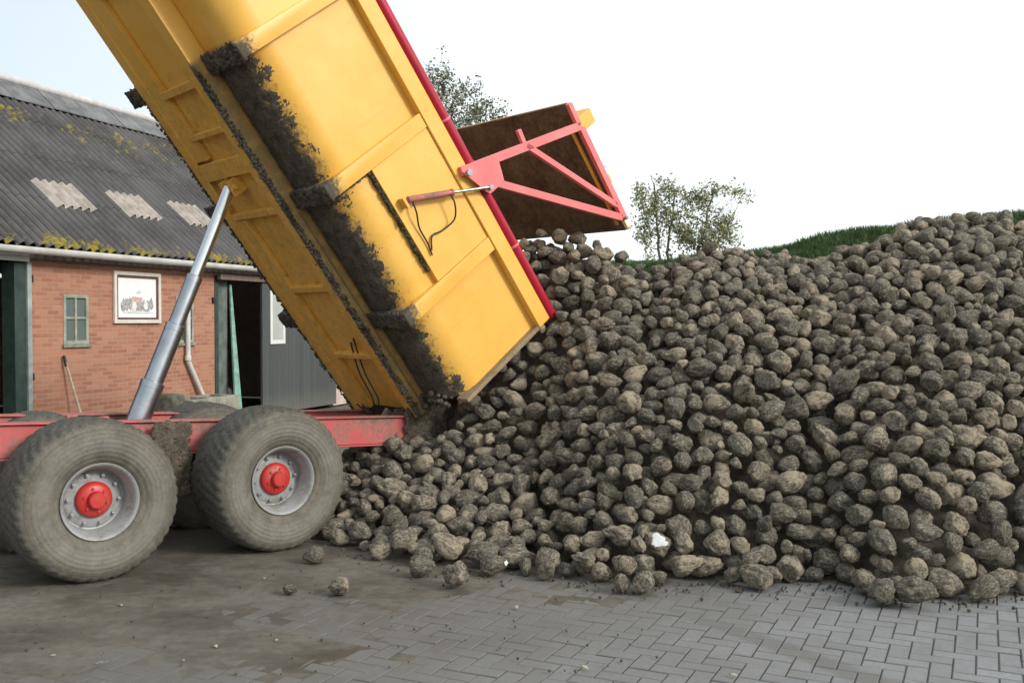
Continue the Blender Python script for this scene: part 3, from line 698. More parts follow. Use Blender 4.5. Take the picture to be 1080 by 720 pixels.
mats = [plain('printed_grey', (.36, .37, .36), .6, var=.4, scale=30), plain('printed_pink', (.60, .36, .36), .6, var=.3, scale=25), plain('printed_pale', (.62, .63, .63), .6, var=.1), M['white']]
mb = MB(); rr = random.Random(3)
def patch(cx, cz, w_, h_, mi, y):
    K = 14; vs = [(cx + w_ * math.cos(2*math.pi*k/K) * (1 + .25 * rr.uniform(-1, 1)), y, cz + h_ * math.sin(2*math.pi*k/K) * (1 + .25 * rr.uniform(-1, 1))) for k in range(K)]
    mb.add(vs, [tuple(range(K))], mi)
for k in range(9): patch(.33 - k * .083, -.12 + rr.uniform(-.02, .03), .055, .10, 0, .0190 + k * .0002)
for k in range(4): patch(.05 - k * .06 + .05, -.03, .04, .045, 1, .0212 + k * .0002)
patch(.08, -.13, .055, .085, 3, .0224); patch(-.20, -.12, .05, .08, 3, .0226); patch(0, -.235, .36, .02, 2, .0228); patch(-.02, .08, .07, .015, 2, .023); patch(-.05, .10, .04, .02, 2, .0232)
mb.build('printed_picture', mats, brd, fix=False)
tr = tag(at_barn('concrete_trough', -4.72, .50), 'grey mossy concrete trough at the foot of the brick wall below the downpipe', 'trough')
mb = MB()
for (x0, x1) in ((-.85, -.30), (-.29, .42)):
    mb.box((x0, -.30, 0), (x1, .30, .12)); mb.box((x0, -.30, .12), (x0 + .08, .30, .60)); mb.box((x1 - .08, -.30, .12), (x1, .30, .60)); mb.box((x0 + .08, -.30, .12), (x1 - .08, -.22, .60)); mb.box((x0 + .08, .22, .12), (x1 - .08, .30, .60))
mb.build('trough_basin', M['concrete'], tr, bevel=.015)
db = tag(at_barn('concrete_block', -5.36, .45), 'dark stained block standing left of the concrete trough', 'block')
mb = MB(); mb.prism([(-.16, 0), (.16, 0), (.15, .66), (.11, .70), (-.11, .71), (-.16, .67)], -.25, .25); mb.build('block_body', plain('dark_stained_concrete', (.10, .10, .075), .95, var=.5, bump=.4), db, bevel=.02)
sh = tag(at_barn('broom', -7.05, .12), 'broom with a pale wooden handle leaning on the brick wall', 'broom')
mb = MB(); mb.tube([(-.14, .20, .06), (.05, -.06, 1.30)], .018, 10); hd = mb.build('handle', plain('pale_wood', (.50, .42, .33), .7), sh, smooth=True)
mb = MB(); mb.tube([(.043, -.05, 1.22), (.06, -.075, 1.38)], .022, 10); mb.build('grip', M['black'], hd, smooth=True)
mb = MB(); mb.box((-.34, .14, .10), (.06, .20, .16)); mb.box((-.33, .145, 0), (.05, .195, .099)); mb.build('head', M['greenwood'], sh, bevel=.005)
bd = tag(at_barn('green_board', -2.90, .0), 'narrow pale green board leaning upright in the right barn doorway', 'board')
mb = MB(); mb.hexa([(-.08, .14, 0), (.14, .14, 0), (.14, .18, 0), (-.08, .18, 0), (-.02, -.05, 2.55), (.03, -.05, 2.55), (.03, -.02, 2.55), (-.02, -.02, 2.55)])
mb.build('plank', plain('pale_green_paint', (.20, .36, .29), .7, var=.3), bd, bevel=.003)
# inside the barn: a yellow bar and a machine cover seen through the left doorway, a heap of sacks on the right
yb = tag(at_barn('yellow_bar', -8.9, -.9), 'yellow bar crossing the dark left doorway of the barn', 'bar')
mb = MB(); mb.bar((.9, 0, 1.72), (-1.1, 0, 1.72), .06, .06); mb.tube([(.75, 0, 0), (.75, 0, 1.69)], .03, 10); mb.tube([(-.95, 0, 0), (-.95, 0, 1.69)], .03, 10); mb.build('bar', plain('bright_yellow_bar', (.72, .50, .06), .5), yb, bevel=.004)
mc = tag(at_barn('machine_cover', -8.75, -.9), 'low grey machine with a pale cover inside the left barn doorway', 'machine')
mb = MB(); mb.prism([(-.8, .45), (.8, .45), (.8, .80), (.45, .92), (-.7, .92), (-.8, .85)], -.4, .4); hd2 = mb.build('cover', plain('pale_grey_cover', (.36, .37, .37), .5), mc, bevel=.03)
mb = MB(); mb.box((-.7, -.35, .2), (.7, .35, .448)); mb.build('base', M['black'], mc, bevel=.01)
for x in (-.5, .5):
    for y in (-.36, .36):
        mb = MB(); mb.tube([(x, y - .05, .2), (x, y + .05, .2)], .2, 24); mb.build('wheel', M['black'], mc, bevel=.01)
for i, (s, o, z, rot) in enumerate(((-2.35, -1.1, 0, 0), (-2.2, -1.05, .30, .2), (-2.45, -1.2, .60, -.15))):
    t_ = tag(at_barn('stored_tyre', s, o, z), ['old black tyre lying lowest in the stack inside the right barn doorway', 'old black tyre in the middle of the stack inside the right barn doorway', 'old black tyre on top of the stack inside the right barn doorway'][i], 'tyre', 'old tyres stacked inside the barn')
    mb = MB(); K = 40
    vs = []
    for k in range(K):
        for q in range(12):
            b_ = 2 * math.pi * q / 12; rr_ = .33 + .14 * math.cos(b_); aa = 2 * math.pi * k / K
            vs.append((rr_ * math.cos(aa), rr_ * math.sin(aa), .15 + .145 * math.sin(b_)))
    mb.add(vs, [(k*12+q, k*12+(q+1) % 12, ((k+1) % K)*12+(q+1) % 12, ((k+1) % K)*12+q) for k in range(K) for q in range(12)])
    mb.build('tyre_ring', plain('old_tyre_rubber', (.07, .07, .068), .8, var=.4), t_, smooth=True, angle=80)

# ------------------------------------------------------------------ ground
def ground_mat():
    t = NT('farm_yard_dirt'); v = t.coord(); a = t.noise(v, .35, 6, .6); b = t.noise(v, 6, 6, .75)
    x, y, z = t.sep(v)
    col = t.mix(b, (.065, .057, .046), (.15, .135, .11)); col = t.mix(t.ramp(a, .35, .65, 0, .5), col, (.16, .155, .145))
    far = t.ramp(y, 26, 36); col = t.mix(far, col, t.mix(b, (.05, .08, .02), (.10, .13, .04)))
    t.bump(b, .5, .02); return t.out(col, .9, 0, .3)
bm = bmesh.new(); bmesh.ops.create_grid(bm, x_segments=8, y_segments=8, size=1500)
me = bpy.data.meshes.new('ground'); bm.to_mesh(me); bm.free(); me.materials.append(ground_mat())
g = bpy.data.objects.new('ground', me); C.objects.link(g); g.location.z = -.034; tag(g, kind='structure', label='dirt ground of the farm yard')

# block paving: real blocks laid in herringbone
A = Vector((-2.9, 5.0)); Bv = Vector((-.85, 7.5)); ab = (Bv - A).normalized(); nl_ = Vector((-ab.y, ab.x))   # rough edge of the mud, left side positive
def mud_amount(x, y):
    sd = (Vector((x, y)) - A).dot(nl_)
    sd2 = min(sd, 3)
    return sd2 * .55 + (1.0 if y > 7.2 and x < 1.0 else 0) * max(0, min(1, (y - 7.0))) * .3
def paving_mat(name='concrete_paving_blocks', joint=False):
    t = NT(name); v = t.coord(); isl = t.island(); n1 = t.noise(v, .8, 5, .6); n2 = t.noise(v, 40, 4, .7); n3 = t.noise(v, 4, 5, .7)
    isl = t.voro(v, 7.0, 'F1', 'Color'); isl = t.sep(isl)[0]; isl = t.math('MULTIPLY', isl, 1.0); isl = t.math('ADD', t.math('MULTIPLY', t.island(), .7), t.math('MULTIPLY', isl, .3)); col = t.mix(isl, (.225, .232, .240), (.295, .302, .312)); col = t.mix(t.ramp(n2, .3, .7, 0, .35), col, (.13, .13, .13))
    if joint: col = t.mix(n2, (.125, .123, .12), (.20, .197, .192))
    x, y, z = t.sep(v)
    sd = t.math('MULTIPLY', t.math('ADD', t.math('MULTIPLY', t.math('SUBTRACT', x, A.x), nl_.x), t.math('MULTIPLY', t.math('SUBTRACT', y, A.y), nl_.y)), .34)
    sd = t.math('ADD', sd, t.math('MULTIPLY', t.math('SUBTRACT', n1, .5), 1.5)); sd = t.math('ADD', sd, t.math('MULTIPLY', t.math('SUBTRACT', n3, .5), .7))
    film = t.ramp(sd, -1.7, -.1, .0, .96)
    # a wheel track of mud crossing the right of the paving
    tx = t.math('ADD', t.math('MULTIPLY', t.math('SUBTRACT', x, 1.05), .835), t.math('MULTIPLY', t.math('SUBTRACT', y, 6.55), .55))
    tx = t.math('ADD', tx, t.math('MULTIPLY', t.math('SUBTRACT', n3, .5), .16))
    trk = t.ramp(t.math('ABSOLUTE', tx), .17, .05, 0, .75)
    st = t.ramp(n1, .50, .64, 0, .45)
    film = t.math('MAXIMUM', film, t.math('MAXIMUM', trk, st))
    col = t.mix(film, col, t.mix(n3, (.092, .086, .077), (.170, .160, .143)))
    
    t.bump(n2, .35, .004)
    return t.out(col, t.ramp(n3, .3, .7, .5, .85), 0, .45)
mb = MB(); ang = R(-25.5); ca, sa = math.cos(ang), math.sin(ang); BW = .115; g_ = .005; bv = .006
rp = random.Random(5)
def block(x0, y0, x1, y1):
    cx, cy = (x0 + x1) / 2, (y0 + y1) / 2; X, Y = cx * ca - cy * sa, cx * sa + cy * ca
    X += .0; Y += 6.5
    if not (-4.6 < X < 8.5 and 3.2 < Y < 9.3): return
    hx, hy = (x1 - x0) / 2 - g_ / 2, (y1 - y0) / 2 - g_ / 2; dz = rp.gauss(0, .0012); tx_, ty_ = rp.gauss(0, .008), rp.gauss(0, .008)
    vs = []
    for (zz, ins) in ((-.03, 0), (-.004, 0), (0, bv), (-.012, -g_ * .5)):
        for sx, sy in ((-1, -1), (1, -1), (1, 1), (-1, 1)):
            lx, ly = sx * (hx - ins), sy * (hy - ins); px, py = cx + lx, cy + ly
            und = .005 * noise.noise(Vector((px * .7, py * .7, 1)))
            vs.append((px * ca - py * sa, px * sa + py * ca + 6.5, zz + (dz + lx * tx_ + ly * ty_) * (ins >= 0) + und - .006))
    mb.add(vs, [(8, 9, 10, 11)]); mb.add(vs, [(12, 13, 14, 15)] + [(r_ * 4 + k, r_ * 4 + (k + 1) % 4, r_ * 4 + 4 + (k + 1) % 4, r_ * 4 + 4 + k) for r_ in (0, 1) for k in range(4)], 1)
for i in range(-70, 100):
    for j in range(-50, 50):
        k = (i - j) % 4
        if k == 0: block(i * BW, j * BW, (i + 2) * BW, (j + 1) * BW)
        elif k == 3: block(i * BW, j * BW, (i + 1) * BW, (j + 2) * BW)
pv = mb.build('paving', [paving_mat(), paving_mat('joint_sand_and_dirt', True)], None, fix=False); tag(pv, kind='structure', label='grey concrete block paving laid in herringbone')
# film of wet mud lying over the blocks on the left
def mudfilm_mat():
    t = NT('wet_mud_film'); v = t.coord(); a = t.noise(v, 1.3, 6, .65); b = t.noise(v, 14, 5, .7); st = t.noise(t.scale(v, (1.0, 3.2, 1)), 2.4, 5, .65)
    col = t.mix(t.ramp(a, .3, .7), (.082, .073, .059), (.175, .160, .132)); col = t.mix(t.ramp(st, .45, .7, 0, .6), col, (.165, .155, .135))
    col = t.mix(t.ramp(b, .35, .65, 0, .35), col, (.05, .044, .035))
    t.bump(t.math('ADD', t.math('MULTIPLY', b, .5), st), .35, .015); return t.out(col, t.ramp(a, .35, .65, .38, .8), 0, .45)
mb = MB(); nx, ny = 300, 340; x0, x1, y0, y1 = -9, 1.6, 3.2, 13.5; vs = []
for j in range(ny + 1):
    for i in range(nx + 1):
        x, y = x0 + (x1 - x0) * i / nx, y0 + (y1 - y0) * j / ny; q = Vector((x, y, 0))
        nn = noise.fractal(q * 1.1, 1, 2, 4) * .8 + noise.noise(q * 6) * .25
        k = mud_amount(x, y); z = .011 * max(-2, min(1.1, k + .35 + nn * .75)) - .006
        # tyre lane ruts running along the trailer
        z += .006 * noise.noise(Vector((q.x * .76 + q.y * .65, (q.x * .65 - q.y * .76) * 5, 3))) * max(0, min(1, k))
        vs.append((x, y, min(z, .012)))
mb.add(vs, [(j*(nx+1)+i, j*(nx+1)+i+1, (j+1)*(nx+1)+i+1, (j+1)*(nx+1)+i) for j in range(ny) for i in range(nx)])
md = mb.build('mud_ground', mudfilm_mat(), None, smooth=True, angle=180, fix=False); tag(md, kind='structure', label='trodden wet mud spread over the paving')

# ------------------------------------------------------------------ heap of sugar beets
def pxg(x, y):      # a point of the ground plane seen at that place in the picture
    Y = H * 1050.0 / (y - 337.0); return ((x - 540) / 1050.0 * Y, Y)
toe_q = [280, 330, 345, 400, 445, 520, 580, 660, 740, 800, 870, 930, 1000, 1080, 1250, 1500]
toe_y = [560, 566, 572, 588, 600, 606, 610, 620, 618, 622, 618, 634, 638, 630, 625, 620]
cr_q = [280, 340, 380, 440, 490, 545, 590, 640, 690, 740, 800, 850, 900, 940, 970, 1010, 1050, 1080, 1200, 1500]
cr_y = [545, 510, 468, 425, 364, 258, 250, 268, 296, 271, 272, 280, 266, 247, 235, 233, 236, 246, 262, 330]
cr_Y = [9.3, 9.5, 9.8, 10.2, 10.6, 10.8, 10.8, 10.6, 10.5, 10.6, 10.8, 10.9, 11.1, 11.2, 11.3, 11.3, 11.3, 11.3, 11.2, 11.0]
def surf(X, Y):
    q = 540 + 1050 * X / Y
    ty = np.interp(q, toe_q, toe_y); Yt = H * 1050 / (ty - 337) + .05
    Yc = np.interp(q, cr_q, cr_Y); hc = H + (337 - np.interp(q, cr_q, cr_y)) * Yc / 1050 - .02
    t = (Y - Yt) / (Yc - Yt)
    cv = np.interp(q, [450, 500, 560, 600, 660, 720], [-.08, -.14, -.24, -.12, .05, .16])
    h = hc * np.where(t < 1, t + cv * np.sin(np.pi * np.clip(t, 0, 1)) * (1 - .3 * t), 1 - (t - 1) * .95)
    h = np.where(t < 0, -1.0, h)
    return h, t
GX0, GY0, GS = -3.6, 6.0, .025; NX, NY = 520, 290
gx = GX0 + GS * np.arange(NX); gy = GY0 + GS * np.arange(NY); XX, YY = np.meshgrid(gx, gy, indexing='ij')
Hs, TT = surf(XX, YY); bumpn = np.array([[.10 * noise.noise(Vector((x * .9, y * .9, 5))) + .06 * noise.noise(Vector((x * 2.3, y * 2.3, 1))) for y in gy[::5]] for x in gx[::5]])
bumpn = np.kron(bumpn, np.ones((5, 5)))[:NX, :NY]
Hs = np.where(Hs > 0, np.maximum(Hs - .12 * np.exp(-((XX - .0) ** 2 + (YY - 9.3) ** 2) / .5) + bumpn * np.clip(Hs * 1.5, 0, 1), 0), Hs)
Mh = np.maximum(Hs - .25, 0.0)
beets = []   # x, y, z, r, fixed label index
def rest(x, y, r):
    k = int(r / GS) + 1; i, j = int(round((x - GX0) / GS)), int(round((y - GY0) / GS))
    i0, i1, j0, j1 = max(0, i - k), min(NX, i + k + 1), max(0, j - k), min(NY, j + k + 1)
    if i0 >= i1 or j0 >= j1: return None
    d2 = (XX[i0:i1, j0:j1] - x) ** 2 + (YY[i0:i1, j0:j1] - y) ** 2; m = d2 < r * r
    if not m.any(): return None
    dz = np.sqrt(np.maximum(r * r - d2, 0)) ; sub = Mh[i0:i1, j0:j1]
    return (np.where(m, sub + dz * .9, -9)).max(), (i0, i1, j0, j1, m, dz)
def put(x, y, r, z, info, lab=-1):
    i0, i1, j0, j1, m, dz = info; s = Mh[i0:i1, j0:j1]
    Mh[i0:i1, j0:j1] = np.where(m, np.maximum(s, z + dz * .9), s); beets.append([x, y, z, r, lab])
# beets lying where one can point at them: (px, py of the ground contact, radius)
LOOSE = [(357, 631, .088, 'lone knobbly beet lying nearest to the camera on the mud, clear of the heap'),
         (330, 597, .085, 'lone beet on the mud just right of the rear tyre'),
         (304, 629, .050, 'small dark beet piece lying on the mud left of the lone knobbly beet'),
         (481, 623, .118, 'dark squat beet standing out alone in front of the heap toe left of centre'),
         (443, 611, .100, 'pale lumpy beet at the left end of the heap toe'),
         (400, 593, .100, 'light brown split beet resting at the left edge of the heap near the tyre'),
         (520, 610, .105, 'round beet with a bright cut spot at the heap toe'),
         (577, 614, .090, 'small pale beet at the heap toe right of the round spotted beet'),
         (657, 627, .075, 'small pale round beet in front of the toe, left of a bigger lumpy one'),
         (681, 628, .100, 'lumpy beet lying beside the small pale round beet before the toe'),
         (935, 641, .115, 'pale rounded beet at the front right of the toe, left of its darker neighbour'),
         (969, 644, .120, 'large dark beet farthest forward at the right of the heap toe'),
         (1043, 637, .105, 'long pointed beet lying flat at the right end of the heap toe'),
         (357, 578, .09, 'beet leaning against the rear tyre at the left end of the heap'),
         (800, 624, .115, 'warm brown beet at the toe below the middle of the heap'),
         (636, 616, .085, 'small rounded beet at the toe close to the pair of loose beets')]
for k, (px, py, r, lab) in enumerate(LOOSE):
    r *= .93; x, y = pxg(px, py); y += r * .35; res = rest(x, y, r); z = r * .86 if res is None else max(r * .86, min(res[0], r * 1.0)); put(x, y, r, z, res[1], k)
cand = [(i, j) for i in range(0, NX, 1) for j in range(0, NY, 1) if -.02 < TT[i, j] < 1.22 and Hs[i, j] >= -.01]
cand = np.array(cand); rb = np.random.default_rng(11); fails = 0
while fails < 400 and len(beets) < 4200:
    sc2 = 1 if fails < 200 else .72; r = sc2 * float(np.clip(rb.normal(.098, .015), .064, .13)); best = None
    for c in cand[rb.integers(0, len(cand), 13)]:
        x, y = gx[c[0]] + rb.uniform(-.012, .012), gy[c[1]] + rb.uniform(-.012, .012)
        if (x + .12 * 0 < -1.75 and y < 8.6): continue
        res = rest(x, y, r)
        if res is None: continue
        q = Vector((x, y, res[0])) - O
        if q.dot(a_) > -r * .9 and q.dot(n) < r * .95 and -.25 - r < q.dot(u_) < 1.45 + r: continue
        q2 = Vector((x, y, res[0])) - G
        if 3.15 < q2.dot(d) < 3.72 and -1.0 < q2.dot(n) < -.25 and res[0] > .74 - r * .6: continue
        ex = res[0] - max(Hs[c[0], c[1]], r * .7)
        if best is None or ex < best[0]: best = (ex, x, y, res)
    if best is None or best[0] > .09: fails += 1; continue
    fails = 0; put(best[1], best[2], r, best[3][0], best[3][1])
BN = np.array(beets)
# how much of each beet the picture shows (coarse depth buffer of spheres, the trailer's outline in front)
W2, H2 = 540, 360; ids = -np.ones((W2, H2), int); dep = np.full((W2, H2), 1e9)
fwd = np.array([0, math.cos(PITCH), -math.sin(PITCH)]); upv = np.array([0, math.sin(PITCH), math.cos(PITCH)])
ux, uy = np.meshgrid(np.arange(W2) * 2 + 1, np.arange(H2) * 2 + 1, indexing='ij')
def inside_poly(poly):
    m = np.zeros((W2, H2), bool); K = len(poly)
    for i in range(K):
        (xa, ya), (xb, yb) = poly[i], poly[(i+1) % K]
        m ^= ((ya > uy) != (yb > uy)) & (ux < (xb - xa) * (uy - ya) / ((yb - ya) or 1e-9) + xa)
    return m
blk = inside_poly([(93, 0), (395, 0), (582, 325), (497, 428), (455, 462), (370, 470), (0, 480), (0, 440), (370, 430)]) | ((ux - 288) ** 2 + (uy - 506) ** 2 < 79 ** 2) | ((ux - 95) ** 2 + (uy - 532) ** 2 < 88 ** 2)
for k, (x, y, z, r, lab) in enumerate(beets):
    q = np.array([x, y, z - H]); dz = q @ fwd; cx, cy = 540 + 1050 * x / dz, 360 - 1050 * (q @ upv) / dz; pr = 1050 * r / dz
    i0, i1, j0, j1 = [int(v) for v in (max(0, (cx-pr)/2), min(W2, (cx+pr)/2 + 1), max(0, (cy-pr)/2), min(H2, (cy+pr)/2 + 1))]
    if i0 >= i1 or j0 >= j1: continue
    d2 = (ux[i0:i1, j0:j1] - cx) ** 2 + (uy[i0:i1, j0:j1] - cy) ** 2; m = d2 < pr * pr
    zz = dz - np.sqrt(np.maximum(0, 1 - d2 / pr ** 2)) * r; m &= zz < dep[i0:i1, j0:j1]
    dep[i0:i1, j0:j1] = np.where(m, zz, dep[i0:i1, j0:j1]); ids[i0:i1, j0:j1] = np.where(m, k, ids[i0:i1, j0:j1])
ids[blk] = -1
cnt = np.bincount(ids[ids >= 0].ravel(), minlength=len(beets))
order = sorted(range(len(beets)), key=lambda k: (-1e6 if beets[k][4] >= 0 else 0) - cnt[k])
single = set(order[:300])
print('beets', len(beets), 'visible', int((cnt > 0).sum()), '300th shows', cnt[order[299]])

def beet_mat():
    t = NT('soil_covered_beet_skin'); v0 = t.coord('Object'); rnd = t.math('FRACT', t.math('ADD', t.island(), t.objrand()))
    v = t.vadd(v0, t.comb(t.math('MULTIPLY', rnd, 37.0), t.math('MULTIPLY', rnd, 11.0), 0.0))
    n1 = t.noise(v, 11, 6, .7); n2 = t.noise(v, 50, 5, .75); n3 = t.noise(v, 4.5, 4, .6)
    skin = t.mix(t.ramp(rnd, .0, 1.0), (.36, .305, .22), (.45, .375, .27))
    n4 = t.noise(t.scale(v, (1.0, 2.6, 2.6)), 26, 5, .8)
    soil = t.mix(t.ramp(n2, .3, .7), (.062, .056, .044), (.210, .191, .150)); soil = t.mix(t.ramp(n4, .49, .65, 0, .9), soil, (.42, .375, .29)); soil = t.mix(t.ramp(n3, .52, .70, 0, .45), soil, (.066, .062, .048))
    k = t.math('ADD', t.math('MULTIPLY', n1, .55), t.math('ADD', t.math('MULTIPLY', n4, .40), t.math('MULTIPLY', n3, .2)))
    f = t.ramp(t.math('ADD', k, t.math('MULTIPLY', t.math('SUBTRACT', rnd, .5), .14)), .56, .67, 0, .85)
    col = t.mix(f, soil, skin)
    wht = t.ramp(t.math('ADD', t.math('MULTIPLY', n3, .8), t.math('MULTIPLY', rnd, .12)), .735, .75, 0, .8); col = t.mix(wht, col, (.55, .50, .42))
    t.bump(t.math('ADD', t.math('MULTIPLY', n1, 1.2), t.math('ADD', t.math('MULTIPLY', n2, .9), t.math('MULTIPLY', n4, 1.0))), 1.0, .018)
    return t.out(col, .9, 0, .25)
M['beet'] = beet_mat()
bm = bmesh.new(); bmesh.ops.create_icosphere(bm, subdivisions=4, radius=1); ico4 = np.array([v.co[:] for v in bm.verts]); icf4 = [[v.index for v in f.verts] for f in bm.faces]; bm.free()
bm = bmesh.new(); bmesh.ops.create_icosphere(bm, subdivisions=3, radius=1); ico3 = np.array([v.co[:] for v in bm.verts]); icf3 = np.array([[v.index for v in f.verts] for f in bm.faces]); bm.free()
def beet_shape(ico, s):
    rs = random.Random(s); off = Vector((s * 7.3, s * 1.7, s * 3.9)); tap = rs.uniform(.22, .55); ln = rs.uniform(1.08, 1.5); flat = rs.uniform(.84, 1.0); lump = rs.uniform(.09, .20)
    crown = rs.uniform(.72, .95); ga = rs.uniform(0, 6.28); out = np.empty_like(ico)
    for i, (x, y, z) in enumerate(ico):
        p = Vector((x, y, z))
        k = 1 + lump * noise.noise(p * 1.5 + off) * 1.3 + .10 * noise.noise(p * 3.4 + off) + .06 * noise.noise(p * 7.5 + off) + .04 * noise.noise(p * 15 + off) - .05 * abs(noise.noise(Vector((p.x * 1.2, p.y * 4, p.z * 4)) + off))
        an = math.atan2(z, y) - ga; k -= .10 * math.exp(-(((an + math.pi) % (2 * math.pi) - math.pi) / .28) ** 2) * (1 - x * x)
        t = (x + 1) / 2; g = 1 - tap * t * t
        X = x * ln * k
        if x > .55: X += (x - .55) * tap * .9            # root tip
        X = max(X, -crown * ln * .92 + .05 * noise.noise(p * 5 + off))   # crown cut by the topper
        out[i] = (X, y * g * k, z * g * k * flat)
    return out * .99 / ln ** .36
NV = 22; shapes4 = [beet_shape(ico4, s) for s in range(NV)]; shapes3 = [beet_shape(ico3, s) for s in range(NV)]
meshes = []
for s in range(NV):
    me = bpy.data.meshes.new('sugar_beet'); me.from_pydata((shapes4[s] * .1).tolist(), [], icf4); me.materials.append(M['beet']); me.polygons.foreach_set('use_smooth', [True] * len(me.polygons)); meshes.append(me)
stuff_v, stuff_f, base_i = [], [], 0; rq = random.Random(21)
heap_top = np.array([b[2] for b in beets]).max()
for k, (x, y, z, r, lab) in enumerate(beets):
    s = rq.randrange(NV); rot = Euler((rq.uniform(0, 6.28), rq.gauss(0, .38), rq.uniform(0, 6.28)))
    if lab in (8, 10): s = 3
    if k in single:
        o = bpy.data.objects.new('sugar_beet', meshes[s]); C.objects.link(o); o.location = (x, y, z); o.rotation_euler = rot; sc = r / .1; o.scale = (sc, sc, sc)
        if lab >= 0: tag(o, LOOSE[lab][3], 'sugar beet', 'sugar beets tipped in the yard')
        else: tag(o, 'soil covered sugar beet on the front slope of the big heap', 'sugar beet', 'sugar beets on the slope of the heap')
    else:
        vv = (shapes3[s] * r) @ np.array(rot.to_matrix()).T + np.array([x, y, z]); stuff_v.append(vv); stuff_f.append(icf3 + base_i); base_i += len(vv)
def np_mesh(name, v, f, mat, smooth=True):
    me = bpy.data.meshes.new(name); k = f.shape[1]; me.vertices.add(len(v)); me.vertices.foreach_set('co', v.astype(np.float32).ravel())
    me.loops.add(f.size); me.loops.foreach_set('vertex_index', f.astype(np.int32).ravel()); me.polygons.add(len(f))
    me.polygons.foreach_set('loop_start', np.arange(0, f.size, k, dtype=np.int32)); me.polygons.foreach_set('loop_total', np.full(len(f), k, np.int32))
    me.polygons.foreach_set('use_smooth', np.full(len(f), smooth)); me.update(calc_edges=True); me.validate(); me.materials.append(mat)
    o = bpy.data.objects.new(name, me); C.objects.link(o); return o
hp = np_mesh('sugar_beet_heap', np.concatenate(stuff_v), np.concatenate(stuff_f), M['beet'])
tag(hp, 'mass of sugar beets making up the rest of the big heap', 'beet heap', kind='stuff')
# loose soil filling the inside of the heap
st = 3; vi = Hs[::st, ::st].copy(); vi = np.where(vi > 0, vi - .46 + .24 * np.clip((TT[::st, ::st] - .72) / .2, 0, 1), -.05); vi = np.where(Hs[::st, ::st] > .15, np.maximum(vi, .016), np.maximum(vi, -.05))
a, b = vi.shape; vv = np.stack([XX[::st, ::st], YY[::st, ::st], vi], -1).reshape(-1, 3); ii = np.arange(a * b).reshape(a, b)
ff = np.stack([ii[:-1, :-1], ii[1:, :-1], ii[1:, 1:], ii[:-1, 1:]], -1).reshape(-1, 4)
sc_ = np_mesh('loose_soil', vv, ff, M['mud']); tag(sc_, 'dark loose soil between the sugar beets of the heap', 'soil', kind='stuff')
# one beet of the heap broken open, its white flesh showing
M['flesh'] = plain('white_beet_flesh', (.62, .63, .62), .6, var=.06, scale=30)
wb = None; kw = -1; bd_ = 1e9
for k in single:
    q = np.array([beets[k][0], beets[k][1], beets[k][2] - H]); dz = q @ fwd; e2 = math.hypot(540 + 1050 * q[0] / dz - 697, 360 - 1050 * (q @ upv) / dz - 561)
    if cnt[k] > 60 and beets[k][4] < 0 and e2 < bd_: bd_, kw = e2, k
for o in C.objects:
    if o.name.startswith('sugar_beet') and o.type == 'MESH' and kw >= 0 and (o.location - Vector(beets[kw][:3])).length < 1e-3: wb = o
def break_open(o, label, look, depth):
    me = o.data.copy(); o.data = me; me.materials.append(M['flesh']); o['label'] = label; o['group'] = 'sugar beets tipped in the yard'
    look = (Matrix.LocRotScale(o.location, o.rotation_euler, o.scale).inverted().to_3x3() @ Vector(look)).normalized(); top = max(v.co.dot(look) for v in me.vertices) - depth
    for v in me.vertices:
        k = v.co.dot(look) - top
        if k > 0: v.co -= look * k * .8
    for p in me.polygons:
        if p.center.dot(look) > top - .0015: p.material_index = 1
if wb: break_open(wb, 'broken beet showing bright white flesh low on the front of the heap', (-.1, -.75, .6), .016)
for o in C.objects:
    if o.get('label') == LOOSE[6][3]: break_open(o, LOOSE[6][3], (.75, -.6, .25), .010)
# soil crumbs along the toe
mb = MB(); rs = random.Random(9)
for k in range(260):
    q = rs.uniform(335, 1100); ty = np.interp(q, toe_q, toe_y) + abs(rs.gauss(0, 7)) - 2; x, y = pxg(q, ty); r = rs.uniform(.004, .014); mb.blob((x, y, r * .4 + .002), r, k)
for k in range(120):
    x, y = pxg(rs.uniform(0, 700), rs.uniform(600, 715)); r = rs.uniform(.003, .010); mb.blob((x, y, r * .5 + .004), r, k)
tag(mb.build('soil_crumbs', M['mud'], None), 'small crumbs of soil scattered along the toe of the heap', 'soil', kind='stuff')

# scraps of beet leaf on the ground
lm = plain('pale_leaf_scrap', (.40, .37, .24), .7, var=.3, scale=40); leaf0 = None
spots = [(52, 695), (102, 703), (225, 685), (290, 678), (545, 643), (617, 708), (775, 716), (278, 612), (125, 641), (190, 700)]
for k, (px, py) in enumerate(spots):
    x, y = pxg(px, py)
    if leaf0 is None:
        mb = MB(); K = 9; vs = []
        for i in range(K):
            t = i / (K - 1); wd = .014 * math.sin(math.pi * t) ** .7 + .001; zz = .008 * math.sin(3 * t) + .002
            vs += [(-.03 + .06 * t, -wd, zz + .005), (-.03 + .06 * t, 0, zz), (-.03 + .06 * t, wd, zz + .006)]
        mb.add(vs, [(3*i+q, 3*i+3+q, 3*i+4+q, 3*i+1+q) for i in range(K - 1) for q in (0, 1)]); o = leaf0 = mb.build('leaf_scrap', lm, None, smooth=True, fix=False)
        so_ = o.modifiers.new('thick', 'SOLIDIFY'); so_.thickness = .0015
    else: o = leaf0.copy(); C.objects.link(o)
    o.location = (x, y, .006); o.rotation_euler = (rs.uniform(-.3, .3), rs.uniform(-.3, .3), rs.uniform(0, 6)); q = rs.uniform(.45, .85); o.scale = (q, q, q)
    tag(o, 'small pale yellow leaf scrap lying flat on the yard', 'leaf', 'leaf scraps on the yard')

